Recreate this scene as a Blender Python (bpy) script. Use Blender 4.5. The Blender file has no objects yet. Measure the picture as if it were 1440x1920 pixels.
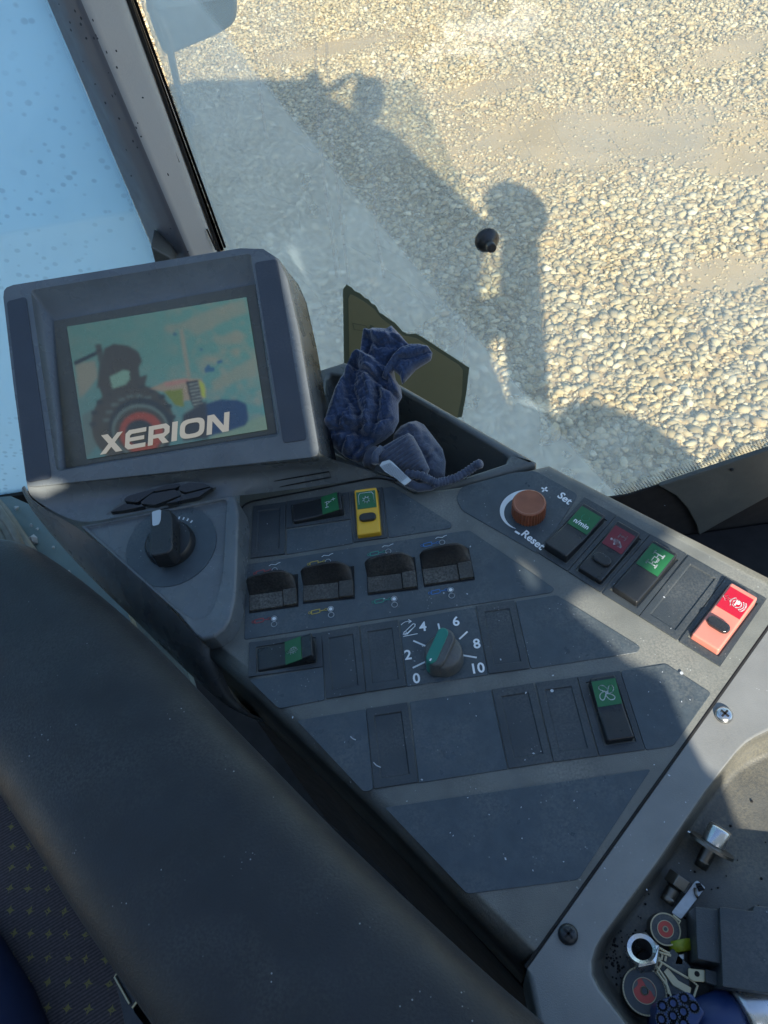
import bpy, bmesh, math, random
import numpy as np
from mathutils import Vector, Matrix
random.seed(7); RNG = np.random.default_rng(11)
S = bpy.context.scene
COL = S.collection
# ------------------------------------------------------------------ camera, sky, sun, exposure
FPX = 1387.0                                   # focal length in photo pixels (1440 x 1920)
_C = np.array([-196.0, 1800.0, 1387.0]); _C /= np.linalg.norm(_C)
_R = np.array([1.0, .147, 0.0]); _R[2] = -(_R[0]*_C[0] + _R[1]*_C[1])/_C[2]; _R /= np.linalg.norm(_R)
_N = -np.cross(_R, _C)
CH = .45                                       # lens height above the console top (z = 0)
cam_d = bpy.data.cameras.new('camera'); cam = bpy.data.objects.new('camera', cam_d); COL.objects.link(cam); S.camera = cam
cam_d.sensor_fit = 'VERTICAL'; cam_d.sensor_height = 36; cam_d.lens = 36*FPX/1920
cam_d.clip_start = .01; cam_d.clip_end = 900
xa = Vector((_R[0], _C[0], _N[0])); ya = Vector((_R[1], _C[1], _N[1])); za = -Vector((_R[2], _C[2], _N[2]))
M = Matrix((xa, ya, za)).transposed().to_4x4(); M.translation = (0, 0, CH); cam.matrix_world = M
SUN_EL, SUN_AZ = 32.0, -5.0                    # light travels towards +y, turned by SUN_AZ
e_, a_ = math.radians(SUN_EL), math.radians(SUN_AZ)
LD = Vector((math.sin(a_)*math.cos(e_), math.cos(a_)*math.cos(e_), -math.sin(e_)))
world = bpy.data.worlds.new('World'); S.world = world; world.use_nodes = True
wn = world.node_tree.nodes; wl = world.node_tree.links
sky = wn.new('ShaderNodeTexSky'); sky.sky_type = 'NISHITA'; sky.sun_disc = False
sky.sun_elevation = e_; sky.sun_rotation = math.radians(180 + SUN_AZ)
sky.air_density = 1.0; sky.dust_density = .6; sky.ozone_density = 2.4
wl.new(sky.outputs[0], wn['Background'].inputs[0]); wn['Background'].inputs[1].default_value = .15
sun_d = bpy.data.lights.new('sun', 'SUN'); sun_d.energy = 4.8; sun_d.angle = math.radians(.5); sun_d.color = (1, .93, .80)
sun = bpy.data.objects.new('sun', sun_d); COL.objects.link(sun); sun.rotation_euler = LD.to_track_quat('-Z', 'Y').to_euler()
S.view_settings.view_transform = 'Standard'; S.view_settings.look = 'None'; S.view_settings.gamma = 1
S.view_settings.use_curve_mapping = False; S.view_settings.exposure = 1.12
S.render.engine = 'CYCLES'; S.cycles.transparent_max_bounces = 16; S.cycles.max_bounces = 8
try: S.cycles.use_denoising = True
except Exception: pass

# ------------------------------------------------------------------ measuring: a sight line of the survey photo met with a real plane
def ray(px, py):
    d = np.array([px-720.0, 960.0-py, FPX]); return Vector((float(d@_R), float(d@_C), float(d@_N)))
def P(px, py, z=0.0):
    w = ray(px, py); t = (z-CH)/w.z; return Vector((w.x*t, w.y*t, z))
def PY(px, py, y):
    w = ray(px, py); t = y/w.y; return Vector((w.x*t, y, CH + w.z*t))
def PPl(px, py, q, n):
    w = ray(px, py); o = Vector((0, 0, CH)); t = (q-o).dot(n)/w.dot(n); return o + w*t
def crop(ox, oy, s): return lambda *pts: [(ox + x/s, oy + y/s) for x, y in pts]
c1, c2, c3, c4 = crop(0, 440, 2.25), crop(0, 860, 3), crop(430, 880, 3.064), crop(840, 860, 2.4)
c5, c6, c8, g5 = crop(560, 520, 2.88), crop(1060, 1480, 3.789), crop(860, 1120, 2.483), crop(450, 1160, 2.526)

# ------------------------------------------------------------------ materials
def mat(name, col, rough=.5, metal=0.0, bump=0.0, bscale=900, var=0.0, vscale=40, dust=0.0, dustcol=(.30, .29, .25), coat=0.0, emis=None, es=0.0, spec=.5, specks=0.0, sheen=0.0):
    m = bpy.data.materials.new(name); m.use_nodes = True; nt = m.node_tree; n = nt.nodes; l = nt.links
    b = n['Principled BSDF']; b.inputs['Roughness'].default_value = rough; b.inputs['Metallic'].default_value = metal
    b.inputs['Specular IOR Level'].default_value = spec; b.inputs['Coat Weight'].default_value = coat; b.inputs['Coat Roughness'].default_value = .12
    b.inputs['Sheen Weight'].default_value = sheen; b.inputs['Sheen Roughness'].default_value = .4
    tc = n.new('ShaderNodeNewGeometry'); pos = tc.outputs['Position']
    c = None
    rgb = n.new('ShaderNodeRGB'); rgb.outputs[0].default_value = (*col, 1); c = rgb.outputs[0]
    def noise(sc, det=4):
        t = n.new('ShaderNodeTexNoise'); t.inputs['Scale'].default_value = sc; t.inputs['Detail'].default_value = det; l.new(pos, t.inputs['Vector']); return t.outputs['Fac']
    def ramp(src, a, b_):
        r = n.new('ShaderNodeMapRange'); r.inputs[1].default_value = a; r.inputs[2].default_value = b_; l.new(src, r.inputs[0]); return r.outputs[0]
    def mix(f, a, col2):
        x = n.new('ShaderNodeMix'); x.data_type = 'RGBA'; l.new(f, x.inputs[0]); l.new(a, x.inputs[6]); x.inputs[7].default_value = (*col2, 1); return x.outputs[2]
    def mul(a, v):
        x = n.new('ShaderNodeMath'); x.operation = 'MULTIPLY'; l.new(a, x.inputs[0])
        if isinstance(v, float): x.inputs[1].default_value = v
        else: l.new(v, x.inputs[1])
        return x.outputs[0]
    if var: c = mix(mul(ramp(noise(vscale), .3, .75), float(var)), c, tuple(min(1, v*2.2+.01) for v in col))
    if dust:
        d = mul(mul(ramp(noise(23, 8), .42, .78), ramp(noise(700, 2), .35, .65)), float(dust)); c = mix(d, c, dustcol)
    if specks:
        v = n.new('ShaderNodeTexVoronoi'); v.inputs['Scale'].default_value = 330; l.new(pos, v.inputs['Vector'])
        d = mul(ramp(v.outputs['Distance'], .16, .10), ramp(noise(60, 2), .64-.08*specks, .68)); c = mix(mul(d, .55), c, (.45, .47, .46))
    l.new(c, b.inputs['Base Color'])
    r0 = n.new('ShaderNodeMapRange'); r0.inputs[1].default_value = .3; r0.inputs[2].default_value = .7; r0.inputs[3].default_value = max(0, rough-.07); r0.inputs[4].default_value = min(1, rough+.1)
    l.new(noise(55, 6), r0.inputs[0]); l.new(r0.outputs[0], b.inputs['Roughness'])
    if bump:
        bm_ = n.new('ShaderNodeBump'); bm_.inputs['Strength'].default_value = bump; bm_.inputs['Distance'].default_value = .0006
        l.new(noise(bscale, 3), bm_.inputs['Height']); l.new(bm_.outputs[0], b.inputs['Normal'])
    if emis: b.inputs['Emission Color'].default_value = (*emis, 1); b.inputs['Emission Strength'].default_value = es
    return m
M_ = {}
M_['plastic'] = mat('console_plastic', (.098, .104, .096), .46, bump=.45, bscale=1500, var=.35, dust=.5, specks=1)
M_['rail'] = mat('moulded_rail_plastic', (.085, .094, .092), .30, bump=.18, bscale=1300, var=.2, dust=.15, specks=.5)
M_['label'] = mat('label_sheet', (.044, .059, .070), .33, bump=.16, bscale=2200, var=.22, vscale=140, dust=.30, specks=1)
M_['blank'] = mat('blank_cover_plastic', (.032, .040, .046), .40, bump=.3, bscale=1600, var=.2, dust=.25, specks=1)
M_['black'] = mat('black_plastic', (.016, .018, .020), .30, bump=.15, dust=.10, specks=.3)
M_['gap'] = mat('dark_gap', (.006, .006, .007), .8)
M_['paddle'] = mat('paddle_plastic', (.008, .008, .009), .42, bump=.2, dust=.18)
M_['paddlebase'] = mat('paddle_base_plastic', (.036, .034, .028), .55, bump=.3, dust=.5)
M_['housing'] = mat('terminal_housing_plastic', (.105, .118, .125), .27, bump=.12, bscale=1300, var=.25, vscale=30, dust=.16, specks=.4)
M_['strip'] = mat('terminal_strip', (.042, .050, .064), .40, bump=.1, dust=.08)
M_['bezel'] = mat('screen_glass_surround', (.105, .098, .072), .28, dust=.12)  # brown reflection put into the base colour
M_['yellow'] = mat('yellow_plastic', (.75, .42, .03), .35, dust=.06)
M_['salmon'] = mat('faded_red_plastic', (.60, .20, .15), .35, var=.15, dust=.1)
M_['green'] = mat('green_symbol_film', (.018, .13, .045), .4)
M_['darkred'] = mat('dark_red_symbol_film', (.17, .018, .028), .4)
M_['red'] = mat('red_symbol_film', (.42, .01, .03), .35)
M_['white'] = mat('white_print', (.82, .84, .84), .5)
M_['tick'] = mat('scale_print', (.68, .72, .73), .5)
M_['lens'] = mat('dark_lens', (.02, .02, .022), .12, coat=.5)
M_['knobgrey'] = mat('knob_grey_plastic', (.085, .085, .080), .36, bump=.1, dust=.15)
M_['teal'] = mat('teal_insert', (.02, .20, .15), .35)
M_['orange'] = mat('orange_brown_knob', (.23, .075, .035), .38, var=.3, vscale=120, dust=.12)
M_['ltblue'] = mat('pale_insert', (.45, .50, .52), .4)
for k, c in dict(pr=(.42, .06, .06), py=(.60, .45, .08), pg=(.05, .33, .24), pb=(.05, .20, .50)).items(): M_[k] = mat('cylinder_print_'+dict(pr='red', py='yellow', pg='green', pb='blue')[k], c, .5)
M_['chrome'] = mat('zinc_plated_steel', (.55, .56, .56), .25, metal=1, var=.2)
M_['steel'] = mat('dull_bolt_steel', (.17, .16, .14), .4, metal=1, dust=.3)
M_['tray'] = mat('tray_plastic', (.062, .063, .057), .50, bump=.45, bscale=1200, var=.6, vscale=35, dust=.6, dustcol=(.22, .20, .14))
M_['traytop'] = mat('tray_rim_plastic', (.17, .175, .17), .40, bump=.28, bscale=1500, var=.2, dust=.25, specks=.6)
M_['leather'] = mat('armrest_leatherette', (.0115, .0130, .0140), .46, bump=.55, bscale=760, sheen=.05, specks=.4, var=.18, dust=.12)
M_['navy'] = mat('navy_terry_cloth', (.022, .042, .095), .95, bump=1.0, bscale=520, var=.5, vscale=300, sheen=.6)
M_['greyknit'] = mat('grey_blue_knit', (.050, .064, .098), .95, bump=.8, bscale=900, var=.4, vscale=300, sheen=.5)
M_['tag'] = mat('white_care_tag', (.50, .54, .55), .8)
M_['olive'] = mat('olive_sticker', (.20, .205, .12), .55, dust=.1)
M_['olive2'] = mat('olive_sticker_border', (.10, .125, .085), .55)
M_['pillar'] = mat('pillar_grey_trim', (.31, .335, .345), .5, bump=.12, bscale=800, dust=.12, dustcol=(.1, .1, .1))
M_['pillarshade'] = mat('pillar_shaded_trim', (.12, .125, .14), .45, bump=.12, bscale=800)  # darker copy of the pillar trim for its shaded left faces
M_['seal'] = mat('black_rubber_seal', (.008, .008, .009), .5)
M_['floor'] = mat('cab_floor_lining', (.16, .21, .21), .55, var=.3, vscale=15, dust=.5)
M_['matgrey'] = mat('ribbed_rubber_mat', (.15, .145, .12), .6, var=.5, vscale=60)
M_['trim'] = mat('dark_trim', (.07, .078, .074), .5, bump=.3, dust=.2)
M_['casterpale'] = mat('shade_caster_pale', (.50, .52, .52), .6)  # pale so the added wall bounces light into the cab
M_['bluetool'] = mat('blue_rubber', (.008, .028, .11), .45, dust=.08)
M_['ringmark'] = mat('grip_ring_print', (.07, .09, .12), .6)
M_['reddisc'] = mat('red_disc_print', (.42, .05, .035), .4)
M_['brass'] = mat('brass_terminal', (.45, .40, .25), .35, metal=.8)
M_['paper'] = mat('worn_white_label', (.50, .53, .56), .5, var=0, dust=.3, dustcol=(.12, .1, .09))
M_['lime'] = mat('lime_plastic', (.20, .24, .01), .4)
M_['cream'] = mat('cream_plastic', (.50, .45, .30), .5, dust=.2, dustcol=(.15, .08, .04))
M_['clothblue'] = mat('dark_blue_cloth', (.006, .014, .05), .9)

# ------------------------------------------------------------------ mesh helpers
WL = {}                                        # world place of every object's origin
def link(name, data, parent=None, loc=(0, 0, 0)):
    o = bpy.data.objects.new(name, data); COL.objects.link(o); loc = Vector(loc); WL[o.name] = loc
    if parent is not None: o.parent = parent; o.location = loc - WL[parent.name]
    else: o.location = loc
    return o
def tag(o, label=None, cat=None, group=None, kind=None):
    if label: o['label'] = label
    if cat: o['category'] = cat
    if group: o['group'] = group
    if kind: o['kind'] = kind
    return o
def thing(name, label, cat, loc=(0, 0, 0), group=None): return tag(link(name, None, None, loc), label, cat, group)
def obj(name, bm, m, parent=None, smooth=False, bevel=0, seg=2, weight=False, angle=35, sub=0, solid=0, normals=True, clamp=True):
    if normals: bmesh.ops.recalc_face_normals(bm, faces=bm.faces)
    vs = [v.co for v in bm.verts]
    lo = Vector([min(v[i] for v in vs) for i in range(3)]); hi = Vector([max(v[i] for v in vs) for i in range(3)])
    c = Vector(((lo.x+hi.x)/2, (lo.y+hi.y)/2, lo.z))
    for v in bm.verts: v.co -= c
    me = bpy.data.meshes.new(name); bm.to_mesh(me); bm.free()
    for x in (m if isinstance(m, (list, tuple)) else [m]): me.materials.append(x)
    o = link(name, me, parent, c)
    if solid: q = o.modifiers.new('solid', 'SOLIDIFY'); q.thickness = solid; q.offset = 0
    if bevel:
        q = o.modifiers.new('bevel', 'BEVEL'); q.width = bevel; q.segments = seg; q.limit_method = 'WEIGHT' if weight else 'ANGLE'; q.angle_limit = math.radians(angle); q.use_clamp_overlap = clamp
        smooth = True
    if sub: q = o.modifiers.new('sub', 'SUBSURF'); q.levels = sub; q.render_levels = sub; smooth = True
    if smooth:
        for p in me.polygons: p.use_smooth = True
        if bevel: q = o.modifiers.new('wn', 'WEIGHTED_NORMAL'); q.keep_sharp = True
    return o
def prism(bm, top, depth, dirv=(0, 0, -1), weights=None, taper=None):
    """solid from a closed outline of world points pushed along dirv"""
    d = Vector(dirv)*depth
    t = [bm.verts.new(p) for p in top]
    cen = sum((Vector(p) for p in top), Vector())/len(top)
    b = [bm.verts.new((Vector(p) if taper is None else cen + (Vector(p)-cen)*taper) + d) for p in top]
    n = len(t); f = bm.faces.new(t); bm.faces.new(b[::-1])
    for i in range(n): bm.faces.new((t[i], b[i], b[(i+1) % n], t[(i+1) % n]))
    if weights is not None:
        lay = bm.edges.layers.float.get('bevel_weight_edge') or bm.edges.layers.float.new('bevel_weight_edge')
        for i in range(n):
            e = bm.edges.get((t[i], t[(i+1) % n]))
            e[lay] = weights[i] if hasattr(weights, '__len__') else weights
    return f
def roundpoly(pts, r, n=5):
    """round the corners of a polygon of Vectors with radius-ish r"""
    out = []; N = len(pts)
    for i in range(N):
        a, b, c = Vector(pts[i-1]), Vector(pts[i]), Vector(pts[(i+1) % N])
        rr = r[i] if hasattr(r, '__len__') else r
        if rr <= 0: out.append(b); continue
        u = (a-b); w = (c-b); k = min(rr, u.length*.48, w.length*.48); p = b + u.normalized()*k; q = b + w.normalized()*k
        for j in range(n+1):
            t = j/n; out.append(p*(1-t)**2 + b*2*t*(1-t) + q*t*t)
    return out
def Pn(pts, z=0.0): return [P(x, y, z) for x, y in pts]
def plate(name, pts, z, th, m, parent, r=0.0, bevel=.0003, label=None):
    bm = bmesh.new(); prism(bm, roundpoly(Pn(pts, z), r) if r else Pn(pts, z), th)
    o = obj(name, bm, m, parent, bevel=bevel, seg=2)
    if label: o['label'] = label
    return o
def tube(bm, pts, r, n=8, cap=True, flat=1.0, up=None):
    rings = []; pts = [Vector(p) for p in pts]
    for i, p in enumerate(pts):
        t = (pts[min(i+1, len(pts)-1)] - pts[max(i-1, 0)]).normalized()
        a = t.orthogonal().normalized() if up is None else (Vector(up) - t*t.dot(Vector(up))).normalized()
        if up is None and i: a = (pa - t*pa.dot(t)).normalized()
        pa = a; b = t.cross(a); rr = r[i] if hasattr(r, '__len__') else r
        rings.append([bm.verts.new(p + (a*math.cos(2*math.pi*k/n)*flat + b*math.sin(2*math.pi*k/n))*rr) for k in range(n)])
    for i in range(len(rings)-1):
        for k in range(n): bm.faces.new((rings[i][k], rings[i][(k+1) % n], rings[i+1][(k+1) % n], rings[i+1][k]))
    if cap: bm.faces.new(rings[0][::-1]); bm.faces.new(rings[-1])
def ringfill(bm, O, I):
    from mathutils.geometry import delaunay_2d_cdt
    def ins(p, L):
        c = False
        for i in range(len(L)):
            a, b = L[i].co, L[i-1].co
            if (a.y > p[1]) != (b.y > p[1]) and p[0] < (b.x-a.x)*(p[1]-a.y)/(b.y-a.y)+a.x: c = not c
        return c
    al = list(O)+list(I); a, b = len(O), len(I)
    r = delaunay_2d_cdt([v.co.xy for v in al], [(i, (i+1) % a) for i in range(a)] + [(a+i, a+(i+1) % b) for i in range(b)], [], 0, 1e-7)
    for f in r[2]:
        vs = [al[r[3][i][0]] for i in f]; c = sum((v.co.xy for v in vs), Vector((0, 0)))/len(vs)
        if ins(c, O) and not ins(c, I): bm.faces.new(vs)
class Fr:                                       # a local frame: u across, v along, n out
    def __init__(s, o, u, v): s.o = Vector(o); s.u = Vector(u).normalized(); s.n = s.u.cross(Vector(v)).normalized(); s.v = s.n.cross(s.u)
    def __call__(s, a, b, c=0.0): return s.o + s.u*a + s.v*b + s.n*c
def quadframe(q, z=0.0):                        # TL, TR, BR, BL in photo pixels
    a, b, c, d = Pn(q, z); cen = (a+b+c+d)/4; u = (b-a) + (c-d); v = (a-d) + (b-c)
    f = Fr(cen, u, v); return f, ((b-a).length + (c-d).length)/2, ((a-d).length + (b-c).length)/2
PANEL = lambda px, py, z=0.0: Fr(P(px, py, z), (1, 0, 0), (0, 1, 0))
def lathe(bm, F, prof, n=40, fl=None):
    rings = []
    for k, (r, h) in enumerate(prof):
        rings.append([bm.verts.new(F((r+(fl(i, k) if fl else 0))*math.cos(2*math.pi*i/n), (r+(fl(i, k) if fl else 0))*math.sin(2*math.pi*i/n), h)) for i in range(n)])
    for j in range(len(rings)-1):
        for i in range(n): bm.faces.new((rings[j][i], rings[j][(i+1) % n], rings[j+1][(i+1) % n], rings[j+1][i]))
    bm.faces.new(rings[0][::-1]); bm.faces.new(rings[-1])
# flat print: lines, rings and filled shapes in a frame, lifted c above it
def line(bm, F, pts, w, c=.0002):
    pts = [Vector((x, y, 0)) for x, y in pts]
    for a, b in zip(pts, pts[1:]):
        if (b-a).length < 1e-7: continue
        t = (b-a).normalized()*w*.5; s = Vector((-t.y, t.x, 0))
        bm.faces.new([bm.verts.new(F(q.x, q.y, c)) for q in (a-s-t*.6, b-s+t*.6, b+s+t*.6, a+s-t*.6)])
def ring(bm, F, x, y, r, w, c=.0002, a0=0, a1=360, n=24):
    line(bm, F, [(x+r*math.cos(math.radians(a0+(a1-a0)*i/n)), y+r*math.sin(math.radians(a0+(a1-a0)*i/n))) for i in range(n+1)], w, c)
def disc(bm, F, x, y, r, c=.0002, n=18, ry=None):
    bm.faces.new([bm.verts.new(F(x+r*math.cos(2*math.pi*i/n), y+(ry or r)*math.sin(2*math.pi*i/n), c)) for i in range(n)])
def fill(bm, F, pts, c=.0002): bm.faces.new([bm.verts.new(F(x, y, c)) for x, y in pts])
def text(name, body, F, size, m, parent, bold=.02, c=.0003, sx=1.0, shear=0.0, align='CENTER'):
    cu = bpy.data.curves.new('lettering', 'FONT'); cu.body = body; cu.size = size; cu.offset = bold*size; cu.shear = shear
    cu.align_x = align; cu.align_y = 'CENTER'; cu.resolution_u = 3; cu.fill_mode = 'FRONT'
    t = bpy.data.objects.new('lettering', cu); me = bpy.data.meshes.new_from_object(t); bpy.data.objects.remove(t); bpy.data.curves.remove(cu)
    bm = bmesh.new(); bm.from_mesh(me); bpy.data.meshes.remove(me)
    for v in bm.verts: v.co = F(v.co.x*sx, v.co.y, c)
    return obj(name, bm, m, parent, normals=False)
def pr(name, bm, m, parent): return obj(name, bm, m, parent, normals=False)

# ================================================================== SETTING: ground, gravel
GZ = -2.1
def ground():
    m = mat('packed_dirt', (.36, .265, .15), .95, var=.3, vscale=3)
    bm = bmesh.new(); s = 400
    bm.faces.new([bm.verts.new((x, y, GZ)) for x, y in ((-s, -s), (s, -s), (s, s), (-s, s))])
    tag(obj('ground', bm, m), kind='structure')
    # crushed limestone: low, uneven, each stone its own little solid, all in one mesh
    t = (1+5**.5)/2
    iv = np.array([(-1, t, 0), (1, t, 0), (-1, -t, 0), (1, -t, 0), (0, -1, t), (0, 1, t), (0, -1, -t), (0, 1, -t), (t, 0, -1), (t, 0, 1), (-t, 0, -1), (-t, 0, 1)], float); iv /= np.linalg.norm(iv[0])
    fc = np.array([(0, 11, 5), (0, 5, 1), (0, 1, 7), (0, 7, 10), (0, 10, 11), (1, 5, 9), (5, 11, 4), (11, 10, 2), (10, 7, 6), (7, 1, 8), (3, 9, 4), (3, 4, 2), (3, 2, 6), (3, 6, 8), (3, 8, 9), (4, 9, 5), (2, 4, 11), (6, 2, 10), (8, 6, 7), (9, 8, 1)])
    n = 370000
    x = RNG.uniform(-4.2, 4.6, n); y = RNG.uniform(1.2, 11.5, n)
    d = np.stack([x, y, np.full(n, GZ-CH)], 1); cam_ax = np.stack([d@np.array([_R[0], _C[0], _N[0]]), d@np.array([_R[1], _C[1], _N[1]]), d@np.array([_R[2], _C[2], _N[2]])], 1)
    px = 720 + FPX*cam_ax[:, 0]/cam_ax[:, 2]; py = 960 - FPX*cam_ax[:, 1]/cam_ax[:, 2]
    k = (px > -20) & (px < 1680) & (py > -130) & (py < 1060) & (RNG.random(n) < .95); x, y, px, py = x[k], y[k], px[k], py[k]; n = len(x)
    # bare trodden patches: sums of blobs given on the ground
    bare = np.zeros(n)
    for bx, by, r1, r2, a in ((1.55, 4.75, 1.15, .50, -.25), (1.05, 4.95, .6, .22, .1), (2.25, 4.2, .5, .28, -.5), (.95, 5.7, .5, .15, .1), (1.75, 3.15, .35, .18, .2), (-.2, 6.9, .7, .2, 0), (2.7, 5.6, .5, .2, .4)):
        u = (x-bx)*math.cos(a)+(y-by)*math.sin(a); v = -(x-bx)*math.sin(a)+(y-by)*math.cos(a)
        bare = np.maximum(bare, np.exp(-((u/r1)**2 + (v/r2)**2)))
    wob = .5 + .25*np.sin(x*5.3+np.sin(y*4))*np.sin(y*6.1) + .25*np.sin(x*11+y*9)
    bare = np.clip(bare*1.35 - .35*wob, 0, 1)
    k = RNG.random(n) > bare*.72; x, y, bare = x[k], y[k], bare[k]; n = len(x)
    sz = np.clip(RNG.lognormal(math.log(.0112), .45, n), .0045, .025)*(1-.50*bare)
    sc = np.stack([sz*RNG.uniform(.8, 1.5, n), sz*RNG.uniform(.7, 1.1, n), sz*RNG.uniform(.35, .75, n)], 1)
    zc = GZ + sz*RNG.uniform(.0, 1.0, n)*(1-.7*bare)
    ov = np.array([(1, 0, 0), (-1, 0, 0), (0, 1, 0), (0, -1, 0), (0, 0, 1), (0, 0, -1)], float)*1.12
    oc = np.array([(0, 2, 4), (2, 1, 4), (1, 3, 4), (3, 0, 4), (2, 0, 5), (1, 2, 5), (3, 1, 5), (0, 3, 5)])
    near = y < 4.3; parts_, faces_, k0 = [], [], 0; order = []
    for sel, bv, bf in ((near, iv, fc), (~near, ov, oc)):       # distant stones carry fewer facets
        idx = np.nonzero(sel)[0]; m_ = len(idx); nv = len(bv); order += [(idx, nv)]
        V = bv[None]*(1+RNG.uniform(-.42, .42, (m_, nv, 1)))*sc[idx][:, None, :]
        a = RNG.uniform(0, 6.28, m_); tl = RNG.uniform(-.6, .6, m_); ca, sa, ct, st = np.cos(a), np.sin(a), np.cos(tl), np.sin(tl)
        X, Y, Z = V[..., 0], V[..., 1], V[..., 2]
        Y, Z = Y*ct[:, None]-Z*st[:, None], Y*st[:, None]+Z*ct[:, None]
        X, Y = X*ca[:, None]-Y*sa[:, None], X*sa[:, None]+Y*ca[:, None]
        parts_.append(np.stack([X+x[idx][:, None], Y+y[idx][:, None], Z+zc[idx][:, None]], -1).reshape(-1, 3))
        faces_.append((bf[None]+k0+nv*np.arange(m_)[:, None, None]).reshape(-1, 3)); k0 += nv*m_
    W = np.concatenate(parts_); F_ = np.concatenate(faces_)
    me = bpy.data.meshes.new('gravel'); me.vertices.add(len(W)); me.vertices.foreach_set('co', W.ravel())
    me.loops.add(F_.size); me.loops.foreach_set('vertex_index', F_.ravel().astype(np.int32))
    me.polygons.add(len(F_)); me.polygons.foreach_set('loop_start', np.arange(0, F_.size, 3, dtype=np.int32)); me.polygons.foreach_set('loop_total', np.full(len(F_), 3, dtype=np.int32))
    me.update()
    base = np.array([(.60, .54, .40), (.70, .66, .54), (.50, .44, .31), (.46, .42, .34), (.55, .45, .30), (.80, .78, .70), (.40, .39, .35)])
    ci = RNG.choice(7, n, p=[.32, .24, .14, .12, .09, .05, .04]); c = base[ci]*RNG.uniform(.72, 1.12, (n, 1))*np.array([.84, .735, .565]); c = c*(1-.45*bare[:, None]) + np.array([.36, .28, .17])*.45*bare[:, None]
    at = me.attributes.new('stone_colour', 'FLOAT_COLOR', 'POINT'); cc = np.ones((len(W), 4)); cc[:, :3] = np.concatenate([np.repeat(c[idx], nv, 0) for idx, nv in order]); at.data.foreach_set('color', cc.ravel())
    gm = mat('crushed_limestone', (.5, .45, .33), .9); nt = gm.node_tree; an = nt.nodes.new('ShaderNodeAttribute'); an.attribute_name = 'stone_colour'
    nt.links.new(an.outputs['Color'], nt.nodes['Principled BSDF'].inputs['Base Color']); me.materials.append(gm)
    tag(link('gravel', me), kind='stuff'); print('stones', n)
ground()

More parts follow.
